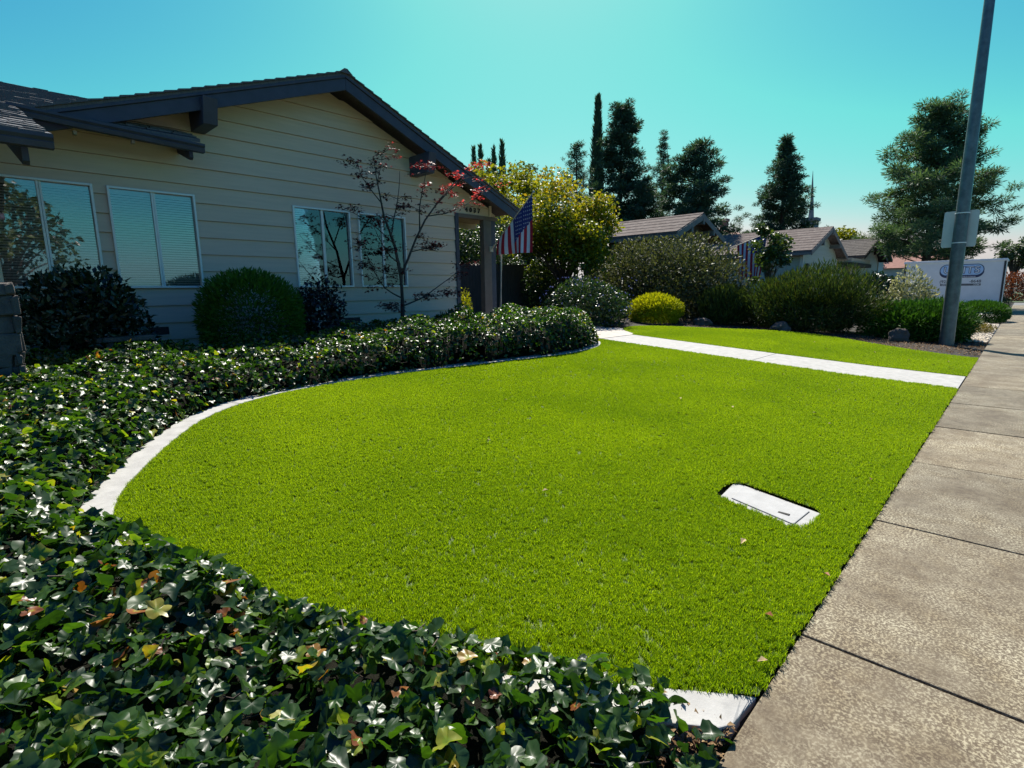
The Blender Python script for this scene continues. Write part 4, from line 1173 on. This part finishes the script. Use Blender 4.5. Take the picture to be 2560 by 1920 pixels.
# Japanese maple in front of the windows
def interp(pts, n):
    pts = [Vector(p) for p in pts]
    out = []
    for i in range(n):
        t_ = i/(n-1)*(len(pts)-1); k_ = min(int(t_), len(pts)-2); out.append(pts[k_].lerp(pts[k_+1], t_-k_))
    return out
rg = np.random.default_rng(40)
MY = 8.9
def XZ(l, dy0=0, dy1=0): return [(x_, MY+dy0+(dy1-dy0)*i/(len(l)-1), z_) for i, (x_, z_) in enumerate(l)]
mp_tr = [(XZ([(6.17, .5), (6.19, 1.21), (6.19, 1.83), (6.07, 2.43), (5.87, 2.94), (5.8, 3.36), (5.75, 3.63), (5.72, 3.95)]), [.05, .042, .036, .027, .02, .014, .01, .004])]
mains = [(XZ([(6.19, 1.83), (6.38, 2.22), (6.6, 2.69), (6.87, 3.1), (7.19, 3.4), (7.5, 3.7), (7.8, 3.85)], 0, -.25), .026), (XZ([(6.02, 2.6), (6.12, 2.9), (6.25, 3.19), (6.36, 3.57), (6.42, 3.85)], 0, .2), .016),
         (XZ([(6.6, 2.69), (6.57, 3.15), (6.64, 3.53), (6.71, 3.9)], -.12, -.3), .016), (XZ([(6.21, 1.25), (6.62, 1.4), (7.05, 1.68), (7.55, 2.0)], 0, -.3), .018),
         (XZ([(6.17, 1.41), (5.79, 1.56), (5.54, 1.82), (5.35, 2.11), (5.2, 2.35)], 0, -.3), .016), (XZ([(6.18, 2.06), (5.87, 2.2), (5.59, 2.48), (5.38, 2.78)], 0, -.35), .015),
         (XZ([(5.85, 3.15), (5.56, 3.4), (5.37, 3.58), (5.30, 3.74)], 0, -.15), .012), (XZ([(6.05, 2.45), (5.7, 2.75), (5.35, 2.95), (5.15, 3.0)], 0, .2), .012),
         (XZ([(6.8, 3.0), (7.3, 3.1), (7.8, 3.35), (8.35, 3.72)], -.1, -.4), .013), (XZ([(6.45, 2.3), (6.9, 2.4), (7.3, 2.35)], 0, .2), .012), (XZ([(6.19, 1.9), (6.0, 1.85), (5.7, 1.95), (5.5, 2.0)], 0, .25), .012),
         (XZ([(7.0, 3.25), (7.5, 3.75), (7.9, 4.0), (8.1, 4.1)], -.15, -.35), .012), (XZ([(5.76, 3.5), (5.9, 3.85), (6.0, 4.1)], 0, .1), .009), (XZ([(6.63, 1.45), (6.9, 1.42), (7.2, 1.5)], -.1, -.35), .010), (XZ([(6.1, 1.3), (5.85, 1.25), (5.65, 1.2)], 0, -.3), .010)]
limbs, lpts = [], []
for pts, r0 in mains:
    q = interp(pts, 8)
    limbs.append((q, [r0*(1-.75*i/7) for i in range(8)]))
    for k_ in range(10):
        a = q[rg.integers(2, 8)]; dv_ = Vector(unit(1, rg)[0]); dv_.z = abs(dv_.z)*.4
        e = a+dv_*rg.uniform(.18, .42)
        limbs.append(([a, (a+e)/2+Vector((0, 0, .03)), e], [.006, .004, .002]))
        for _ in range(int(rg.integers(16, 34))):
            s = rg.uniform(.45, 1.15)
            o_ = a+(e-a)*s
            lpts.append((o_.x+rg.normal(0, .05), o_.y+rg.normal(0, .05), o_.z+rg.normal(0, .025)))
lpts = np.array(lpts)
def star5():
    V = [(0, .25, 0)]; F = []
    for k_ in range(10):
        an = math.pi*2*k_/10+math.pi/2; rr_ = .55 if k_ % 2 == 0 else .2
        V.append((rr_*math.cos(an), .45+rr_*math.sin(an), -.06*(k_ % 2 == 0)))
    for k_ in range(10): F.append((0, 1+k_, 1+(k_+1) % 10))
    return np.array(V), F
limb_tree('maple_tree', 'slender red leaved maple standing in front of the house windows', (6.17, 8.9, .55), mp_tr, limbs, lpts, .062, 'maple_leaf', 41, 'maple_bark', [star5()], flat=.55,
          tint_fn=lambda p, g_: .25+.25*g_.standard_normal(len(p))+np.where((p[:, 0] > 7.2) & (p[:, 2] > 3.3), .45, 0))  # raised tint on the upper outer leaves paints sunlight there

def broadleaf(name, label, base, h, rad, trunk_h, n, size, mat, seed, bark='bark', group=None, nclump=26, tmpl=None, trunk_r=.1, tint_fn=None, gap=.5, oblong=1.0):
    rg = np.random.default_rng(seed)
    b_ = np.array(base, float)
    cc = b_+np.array([0, 0, (trunk_h+h)/2])
    cd = unit(nclump*3, rg); cd = cd[cd[:, 2] > -.75][:nclump]
    rr = rg.uniform(.35, .95, len(cd))
    cl = cc+cd*rr[:, None]*np.array([rad, rad*oblong, (h-trunk_h)/2])
    limbs, pts = [], []
    top = tuple(b_+np.array([0, 0, trunk_h]))
    for c_ in cl:
        mid_ = (np.array(top)+c_)/2+np.array([0, 0, .12*(h-trunk_h)])*rg.uniform(.2, 1)
        limbs.append(([top, tuple(mid_), tuple(c_)], [trunk_r*.45, trunk_r*.25, trunk_r*.08]))
    per = n//len(cl)
    for c_ in cl:
        cr_ = rad*rg.uniform(.24, .42)
        q = unit(per, rg)*(rg.uniform(0, 1, per)**gap)[:, None]*cr_*np.array([1, 1, .75])
        pts.append(c_+q)
    pts = np.concatenate(pts)
    return limb_tree(name, label, tuple(base), [([tuple(b_-np.array([0, 0, .1])), tuple(b_+np.array([.03, .02, trunk_h*.5])), top], [trunk_r*1.25, trunk_r, trunk_r*.8])], limbs, pts, size, mat, seed+1, bark, tmpl or [leafT(.6)], group, tint_fn)
broadleaf('autumn_tree', 'leafy tree turning yellow and orange beside the flag', (14.9, 11.7, .58), 4.75, 1.95, 1.0, 20000, .13, 'autumn', 50, trunk_r=.07, nclump=44, oblong=1.0,
          tint_fn=lambda p, g_: .18+.16*(p[:, 2]-2.2)+.2*g_.standard_normal(len(p)))
broadleaf('small_tree', 'small dark leaved tree in front of the second flag', (19.3, 6.35, .4), 3.35, .75, .9, 3000, .12, 'mid_green', 52, trunk_r=.035, nclump=26)
broadleaf('yellow_tree', 'yellow green tree crown rising behind the house gable', (21.3, 21.1, .6), 7.6, 2.9, 2.4, 11000, .22, 'yellow_green', 54, trunk_r=.16, nclump=34)
broadleaf('yellow_tree', 'yellow green tree between house roof and autumn tree', (19.0, 17.0, .6), 5.9, 1.6, 2.0, 6000, .18, 'yellow_green', 55, trunk_r=.12, nclump=24)
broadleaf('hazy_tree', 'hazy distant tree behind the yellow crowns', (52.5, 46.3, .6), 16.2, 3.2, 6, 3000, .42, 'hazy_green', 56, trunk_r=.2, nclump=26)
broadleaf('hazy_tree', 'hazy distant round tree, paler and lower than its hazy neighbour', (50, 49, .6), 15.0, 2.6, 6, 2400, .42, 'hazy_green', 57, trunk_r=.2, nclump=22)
broadleaf('hazy_tree', 'bright green tree behind the dark grey roof', (73.4, 15.5, .6), 8.2, 3.0, 2, 3600, .38, 'yellow_green', 58, trunk_r=.2, nclump=28)
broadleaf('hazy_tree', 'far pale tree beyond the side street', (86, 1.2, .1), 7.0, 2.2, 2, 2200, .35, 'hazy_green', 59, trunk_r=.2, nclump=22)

def conifer(name, label, base, h, rad, n, mat, seed, card=.33, width=.24, bare=.1, power=.8, group=None, bark='bark_red', trunk_r=.25, puff=.45, levels=60, droop=.0, upb=.25, gapf=.35, k=26):
    rg = np.random.default_rng(seed)
    b_ = np.array(base, float)
    root = empty(name, label, 'tree', group, loc=base)
    tb = MB(base); tb.tube([tuple(b_-[0, 0, .2]), tuple(b_+[0, 0, h*.5]), tuple(b_+[0, 0, h*.97])], [trunk_r, trunk_r*.6, trunk_r*.08], 8)
    tk = tb.build('trunk', M[bark], root)
    lb = MB(base)
    cl = []
    nb = levels
    for i in range(nb):
        t_ = bare+(1-bare)*((i+rg.uniform(0, 1))/nb)
        R_ = rad*max(.05, (1-t_)/(1-bare))**power*rg.uniform(.65, 1.12)
        an = i*2.4+rg.uniform(-.5, .5)
        st = b_+np.array([0, 0, h*t_])
        en = st+np.array([R_*math.cos(an), R_*math.sin(an), R_*upb-droop*R_])
        lb.tube([tuple(st), tuple((st+en)/2+[0, 0, -.04*R_]), tuple(en)], [trunk_r*.18*(1-t_*.6)+.01, trunk_r*.1+.006, .005], 5)
        m_ = max(2, int(2+R_/puff*1.6))
        for s in np.linspace(.35, 1.0, m_):
            if rg.uniform() < gapf*.5 and s < .9: continue
            cl.append(np.append(st+(en-st)*s+rg.normal(0, .08, 3)*R_, rg.uniform(.7, 1.2)*puff*(.75 if s > .9 else 1)))
    cl.append(np.append(b_+[0, 0, h*.985], puff*.6))
    lb.build('limbs', M[bark], tk)
    cl = np.array(cl)
    per = max(8, n//len(cl))
    P = np.repeat(cl[:, :3], per, axis=0); sz = np.repeat(cl[:, 3], per)
    N_ = len(P)
    dirs = unit(N_, rg); dirs[:, 2] = dirs[:, 2]*.6+.12
    P = P+dirs*(sz*rg.uniform(.05, .65, N_))[:, None]
    tv = np.clip(rg.normal(.45, .22, N_)+.25*dirs[:, 2], 0, 1)
    scatter_mesh('crown', [quadT(width)], P, frames(dirs+.35*unit(N_, rg), unit(N_, rg)), sz*card*rg.uniform(.8, 1.3, N_), tv, M[mat], root, origin=base)['kind'] = 'stuff'
    return root
conifer('redwood_tree', 'tall dark redwood beside the thin column cypress', (35.4, 22.5, .6), 14.0, 3.1, 60000, 'conifer_dark', 60, puff=.8, levels=84, bare=.1, power=.55, gapf=.55)
conifer('conifer_tree', 'slim conifer peeping out between redwood and rounded conifer', (48.4, 26.1, .6), 15.3, 2.3, 24000, 'conifer_blue', 61, puff=.6, levels=60, bare=.2)
conifer('conifer_tree', 'broad rounded conifer behind the pinkish roofed house', (36.3, 17.2, .6), 10.4, 3.7, 54000, 'conifer_blue', 62, puff=.75, levels=64, bare=.1, power=.5)
conifer('conifer_tree', 'dark bushy conifer standing at the foot of the redwood', (34.5, 20.0, .6), 8.4, 2.4, 28000, 'conifer_dark', 68, puff=.6, levels=50, bare=.1, power=.5)
conifer('conifer_tree', 'dense dark pyramid conifer in front of the church tower', (47.7, 15.0, .6), 12.6, 4.1, 60000, 'conifer_dark', 63, puff=.75, levels=84, bare=.08, power=.85, gapf=.25)
conifer('pine_tree', 'large open pine with tufted limbs rising behind the container', (45.2, 5.0, .5), 12.1, 4.5, 85000, 'pine_green', 64, puff=1.0, levels=76, bare=.18, power=.5, gapf=.5, trunk_r=.3, upb=.3, width=.2, card=.25)
conifer('pine_tree', 'small dark pine between yellow crowns and the thin column cypress', (40.0, 30.0, .6), 13.6, 2.6, 16000, 'conifer_blue', 65, puff=.65, levels=46, bare=.3, power=.6, upb=.6)
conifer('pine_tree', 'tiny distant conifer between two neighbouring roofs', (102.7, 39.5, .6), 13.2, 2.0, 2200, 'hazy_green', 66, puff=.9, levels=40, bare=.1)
conifer('pine_tree', 'tiny distant round conifer beside the brick chimney', (104, 36.8, .6), 12.6, 2.2, 2200, 'conifer_blue', 67, puff=.9, levels=40, bare=.1, power=.5)

def cypress(label, base, h, rad, n, seed, lean=0, group='column cypresses'):
    rg = np.random.default_rng(seed); b_ = np.array(base, float)
    root = empty('cypress_tree', label, 'tree', group, loc=base)
    tb = MB(base); tb.tube([tuple(b_-[0, 0, .2]), tuple(b_+[lean*.5, 0, h*.5]), tuple(b_+[lean, 0, h*.95])], [rad*.3, rad*.2, .02], 7); tb.build('trunk', M['bark'], root)
    t_ = rg.uniform(.03, 1, n); an = rg.uniform(0, 6.283, n)
    prof = np.minimum(1, ((1-t_)/.55))**.75*np.minimum(1, t_/.06+.4)
    rr = rad*prof*rg.uniform(.55, 1.05, n)*(1+.12*np.sin(t_*37+an*2))
    P = b_+np.stack([rr*np.cos(an)+lean*t_, rr*np.sin(an), h*t_], 1)
    tip = np.stack([np.cos(an)*.35, np.sin(an)*.35, np.ones(n)], 1)+.3*unit(n, rg)
    scatter_mesh('crown', [quadT(.28)], P, frames(tip, np.stack([np.cos(an), np.sin(an), 0*an], 1)+.3*unit(n, rg)), rg.uniform(.35, .7, n)*(.6+rad*.5), rg.uniform(0, 1, n), M['conifer_dark'], root, origin=base)['kind'] = 'stuff'
cypress('tall needle thin column cypress beside the redwood', (36.9, 25.8, .6), 15.6, .62, 4200, 70, lean=.25)
cypress('end one of the five small far cypresses, closest to the gable roof', (40.7, 44.1, .6), 15.9, .62, 1500, 71)
cypress('small far cypress standing close beside the end one by the gable roof', (41.1, 43.7-.2, .6), 16.0, .66, 1500, 72)
cypress('shortest of the five small far cypresses', (41.8, 43.0, .6), 14.6, .55, 1300, 73)
cypress('small far cypress between the shortest and the thickest one', (42.2, 42.6, .6), 15.9, .66, 1500, 74)
cypress('thickest of the five small far cypresses, nearest the yellow crowns', (41.4, 40.6, .6), 15.9, .78, 1700, 75)
# trees over the road; the windows mirror them
for (label, bx, by, h_, sd) in (('street tree across the road opposite the house', 2.2, -17.5, 7.6, 80), ('second street tree across the road', -9, -16, 8.2, 84)):
    broadleaf('street_tree', label, (bx, by, .0), h_, 3.2, 2.0, 2600, .34, 'mid_green', sd, trunk_r=.16, nclump=26)

# ================================================================== IVY
ivy = empty('ivy_hedge', 'mounded hedge of dark glossy ivy with yellowing leaves around the lawn', 'hedge', loc=(.2, 2.2, .1))
cin = np.array([tuple(p) for p in curb_in]); cout = np.array([tuple(p) for p in curb_out])
lawn_out_poly = [tuple(p) for p in curb_out] + [(9.9, 6.9), (9.9, .4), (1.75, .4)]
def dist_poly(px, py, poly):
    a = poly[:-1]; b_ = poly[1:]
    best = np.full(len(px), 1e9)
    for i in range(len(a)):
        e = b_[i]-a[i]; L2 = e@e
        t_ = np.clip(((px-a[i, 0])*e[0]+(py-a[i, 1])*e[1])/L2, 0, 1)
        dx = px-(a[i, 0]+t_*e[0]); dy = py-(a[i, 1]+t_*e[1])
        best = np.minimum(best, np.hypot(dx, dy))
    return best
def vnoise(x_, y_, s):
    return (np.sin(x_*s+1.3*np.sin(y_*s*.7+2))+np.sin(y_*s*1.1+1.7*np.sin(x_*s*.6))+.5*np.sin((x_+y_)*s*2.3+1))/2.5
def ivy_h(x_, y_):
    """height of the ivy above the soil"""
    near = np.interp(y_, [.5, .7, 1.2, 2.2, 3.2, 4.5], [.05, .15, .26, .31, .32, .33])
    crest = np.interp(x_, [-2, .25, 1.0, 1.6, 2.5, 3.0, 3.6, 4.3, 4.8, 5.8, 7.2, 8.4, 9.1, 9.55, 9.85], [.30, .33, .44, .46, .38, .40, .47, .48, .57, .60, .66, .70, .62, .40, .05])
    w_ = np.clip((y_-4.2)/2.2, 0, 1)
    w_ = np.where(x_ > 2, 1, w_)
    Hm = near*(1-w_)+crest*w_
    inn = inside(lawn_out_poly, x_, y_)
    dd = dist_poly(x_, y_, cout)
    over = np.where((y_ < 3.2) & (x_ < 1.52), .25, np.where(x_ > 2.2, .11, .015))
    dd = np.where(inn, over-dd, over+dd)
    edge = np.clip(dd/.22, 0, 1)**.42
    back = np.clip((8.35-y_)/.4, 0, 1)**.5
    front = np.clip((y_-.555)/.09, 0, 1)**.5
    right = np.clip((9.82-x_)/.35, 0, 1)**.5
    h_ = Hm*(1+.20*vnoise(x_, y_, 5.0)+.1*vnoise(x_+3, y_, 13))*edge*back*front*right
    return np.where(dd < 0, -1, h_)
rg = np.random.default_rng(90)
N_ = 260000
X_ = rg.uniform(-1.7, 9.9, N_); Y_ = rg.uniform(.5, 8.4, N_)
h_ = ivy_h(X_, Y_)
ok = h_ > .015
X_, Y_, h_ = X_[ok], Y_[ok], h_[ok]
e = .04
gx = (np.maximum(ivy_h(X_+e, Y_), 0)-np.maximum(ivy_h(X_-e, Y_), 0))/(2*e); gy = (np.maximum(ivy_h(X_, Y_+e), 0)-np.maximum(ivy_h(X_, Y_-e), 0))/(2*e)
steep = np.sqrt(1+np.clip(gx, -6, 6)**2+np.clip(gy, -6, 6)**2)
dcam = np.hypot(X_, Y_)
want = np.where(dcam < 2.6, .50, np.where(dcam < 5, .52, .54))*np.clip(steep/1.8, .7, 1.7)
sel = rg.uniform(0, 1, len(X_)) < want
X_, Y_, h_, gx, gy, dcam = X_[sel], Y_[sel], h_[sel], gx[sel], gy[sel], dcam[sel]
nn = len(X_)
depth = np.abs(rg.normal(0, .05, nn))*(rg.uniform(0, 1, nn) < .75)
fr = np.clip(1-depth/np.maximum(h_, .03), .05, 1.0)
Zs = zg(Y_)-.02+h_*fr
norm = np.stack([-np.clip(gx, -3, 3), -np.clip(gy, -3, 3), np.ones(nn)], 1); norm /= np.linalg.norm(norm, axis=1, keepdims=True)
down = np.stack([norm[:, 0], norm[:, 1], -.25*np.ones(nn)], 1)
tip = down*.8+1.0*unit(nn, rg)+np.array([0, -.15, .1])
nor = norm*.7+np.array([0, 0, .45])+.70*unit(nn, rg)
Mx = frames(tip, nor)
sz = rg.uniform(.45, 1.15, nn)*np.interp(dcam, [0, 4, 6.5, 12], [.062, .062, .048, .045])
tv = np.clip(rg.normal(.40, .17, nn), 0, .7)
u_ = rg.uniform(0, 1, nn)
old = .02+.04*(vnoise(X_, Y_, 3.1) > .5)
tv = np.where(u_ < .075, rg.uniform(.72, .9, nn), tv); tv = np.where(u_ > 1-old*.45, rg.uniform(.9, 1, nn), tv)
P = np.stack([X_, Y_, Zs], 1)
variants = [ivyT(s) for s in range(10)]; variants_fine = [ivyT(s, True) for s in range(10)]
# the 300 leaves that show largest are single pieces
vis = (X_ > -.35) & (Y_ > .75) & (fr > .8) & (dcam < 3.6)
score = np.where(vis, sz/dcam, -1)
order = np.argsort(-score)[:300]
mask = np.ones(nn, bool); mask[order] = False
near_ = mask & (dcam < 2.7) & (fr > .55); rest_ = mask & ~near_
for vv_, mk_ in ((variants_fine, near_), (variants, rest_)):
    scatter_mesh('leaf_mass', vv_, P[mk_], Mx[mk_], sz[mk_], tv[mk_], M['ivy'], ivy, origin=(.2, 2.2, .1), smooth=True, rim_light=.05)['kind'] = 'stuff'
print('ivy leaves', nn, int(near_.sum()))
lm = {}
for q, i in enumerate(order):
    key = (q % 10, int(np.digitize(tv[i], [.3, .45, .72, .9])))
    if key not in lm:
        V, F = variants_fine[key[0]]
        me = bpy.data.meshes.new('leaf'); me.from_pydata([tuple(v) for v in V], [], F)
        a = me.attributes.new('tint', 'FLOAT', 'POINT'); a.data.foreach_set('value', (np.full(len(V), [.22, .38, .55, .82, .95][key[1]])+np.where(np.arange(len(V)) == 0, -.05, .05)).astype(np.float32))  # edges tinted lighter than the centre, as painted rim light
        me.materials.append(M['ivy']); me.polygons.foreach_set('use_smooth', [True]*len(F)); me.update(); lm[key] = me
    o = bpy.data.objects.new('leaf', lm[key]); COL.objects.link(o); o.parent = ivy
    mm = Matrix([list(Mx[i][0]*sz[i])+[P[i, 0]-.2], list(Mx[i][1]*sz[i])+[P[i, 1]-2.2], list(Mx[i][2]*sz[i])+[P[i, 2]-.1], [0, 0, 0, 1]])
    o.matrix_local = mm
# vines under the leaves and a near-black sheet that paints the shade in the gaps
st = MB((.2, 2.2, .1))
for q in range(900):
    i = int(rg.integers(0, nn)); a = P[i]; dv_ = unit(1, rg)[0]; dv_[2] = dv_[2]*.4-.25
    L_ = rg.uniform(.08, .3); b_ = a+dv_*L_
    zmin = float(zg(b_[1]))
    b_[2] = max(b_[2], zmin)
    st.tube([tuple(a-[0, 0, .01]), tuple((a+b_)/2+[0, 0, -.02]), tuple(b_)], [.0022, .0028, .003], 4, cap=False)
tag(st.build('vines', M['bark'], ivy, fix=False), kind='stuff')
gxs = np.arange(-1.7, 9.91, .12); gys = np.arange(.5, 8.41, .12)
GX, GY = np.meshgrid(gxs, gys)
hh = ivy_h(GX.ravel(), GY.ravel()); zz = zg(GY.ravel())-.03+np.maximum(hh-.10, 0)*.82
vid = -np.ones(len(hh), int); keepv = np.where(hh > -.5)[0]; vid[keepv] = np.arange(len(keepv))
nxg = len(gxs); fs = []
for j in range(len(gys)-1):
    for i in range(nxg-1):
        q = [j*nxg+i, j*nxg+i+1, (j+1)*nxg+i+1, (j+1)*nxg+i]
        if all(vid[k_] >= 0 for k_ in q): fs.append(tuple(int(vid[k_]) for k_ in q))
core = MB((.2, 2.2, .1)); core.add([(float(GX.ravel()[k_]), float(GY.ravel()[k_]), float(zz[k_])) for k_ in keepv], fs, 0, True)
tag(core.build('shade_core', M['ivy_gap_shade'], ivy), kind='stuff')  # filler sheet under the leaves, shade put into its colour

# ================================================================== LITTER, GRAVEL, FALLEN LEAVES
def litter(name, label, cat, x0, x1, y0, y1, n, size, mat, seed, tmpl, dens=None, zoff=.0):
    rg = np.random.default_rng(seed)
    a = rg.uniform(x0, x1, n); b_ = rg.uniform(y0, y1, n)
    P = np.stack([a, b_, zg(b_)-.025+zoff+rg.uniform(0, .02, n)], 1)
    o = scatter_mesh(name, tmpl, P, frames(unit(n, rg)*np.array([1, 1, .35]), unit(n, rg)*.5+np.array([0, 0, 1])), size*rg.uniform(.5, 1.3, n), rg.uniform(0, 1, n), M[mat], None, origin=(x0, y0, 0))
    return tag(o, label, cat, kind='stuff')
litter('leaf_litter', 'dry brown leaf litter beside the sidewalk under the ivy', 'leaf litter', .9, 1.66, .555, .82, 900, .03, 'litter', 100, [leafT(.5, .3)], zoff=.03)
litter('mulch_bed', 'dark bark mulch around the lamp pole base', 'mulch', 15.2, 19.5, .57, 3.2, 3500, .06, 'litter', 101, [leafT(.4, .2)], zoff=.0)
litter('mulch_bed', 'shaded bark mulch under the bushes along the far lawn', 'mulch', 14.8, 18.0, 3.2, 9.5, 2500, .06, 'litter', 102, [leafT(.4, .2)], zoff=.0)
rg = np.random.default_rng(103)
bm = bmesh.new(); bmesh.ops.create_icosphere(bm, subdivisions=1, radius=1)
bm.verts.ensure_lookup_table()
SV = np.array([tuple(v.co) for v in bm.verts]); SF = [tuple(v.index for v in f.verts) for f in bm.faces]; bm.free()
n = 2600
a = rg.uniform(18.8, 27.5, n); b_ = rg.uniform(.57, 1.5, n)
P = np.stack([a, b_, zg(b_)-.02+rg.uniform(0, .02, n)], 1)
sc_ = rg.uniform(.6, 1.2, (n, 3)); Mx = frames(unit(n, rg), unit(n, rg))*sc_[:, None, :]
o = scatter_mesh('gravel', [(SV, SF)], P, Mx, rg.uniform(.02, .05, n), rg.uniform(0, 1, n), M['gravel_stone'], None, origin=(20, 1, 0))
tag(o, 'pale round gravel between sidewalk and shrubs past the lamp pole', 'gravel', kind='stuff')

lv, lf = leafT(.55, .35)
fl_me = []
for mn in ('dry_leaf', 'rust_leaf'):
    me = bpy.data.meshes.new('fallen_leaf'); me.from_pydata([tuple(v) for v in lv], [], lf); me.materials.append(M[mn]); me.update(); fl_me.append(me)
spots = [(2.36, .66, 1, 0), (2.92, .60, 1, .05), (3.0, 1.02, 0, .06), (2.05, .58, 0, .03), (4.65, .70, 1, .05), (2.7, 2.25, 0, .05), (6.2, 1.35, 0, .045), (6.6, 1.6, 0, .045), (5.4, 2.6, 0, .04), (6.0, 2.9, 0, .045), (6.1, 2.3, 0, .045), (7.9, 1.0, 0, .045), (8.3, 1.7, 0, .045),
         (12.3, 1.1, 0, .06), (12.6, 1.5, 0, .06), (12.1, .85, 0, .06), (13.0, .95, 0, .06), (13.4, 2.2, 0, .06), (14.0, 3.5, 0, .06), (12.9, 3.0, 0, .06), (3.1, 3.3, 0, .045), (4.3, 4.2, 0, .04), (8.9, 2.6, 0, .05)]
for i, (x_, y_, kk, s_) in enumerate(spots):
    o = bpy.data.objects.new('fallen_leaf', fl_me[kk]); COL.objects.link(o)
    o.location = (x_, y_, float(zg(y_))+.046); s_ = max(s_, .05); o.scale = (s_, s_, s_); o.rotation_euler = (rg.uniform(-.3, .3), rg.uniform(-.3, .3), rg.uniform(0, 6.28))
    if kk: tag(o, 'rust brown fallen leaf at the turf edge beside the sidewalk', 'fallen leaf', 'rust fallen leaves by the sidewalk')
    elif x_ > 11: tag(o, 'dry yellow fallen leaf on the far lawn beyond the front walk', 'fallen leaf', 'dry leaves on the far lawn')
    else: tag(o, 'dry yellow fallen leaf lying on the large lawn', 'fallen leaf', 'dry leaves on the large lawn')
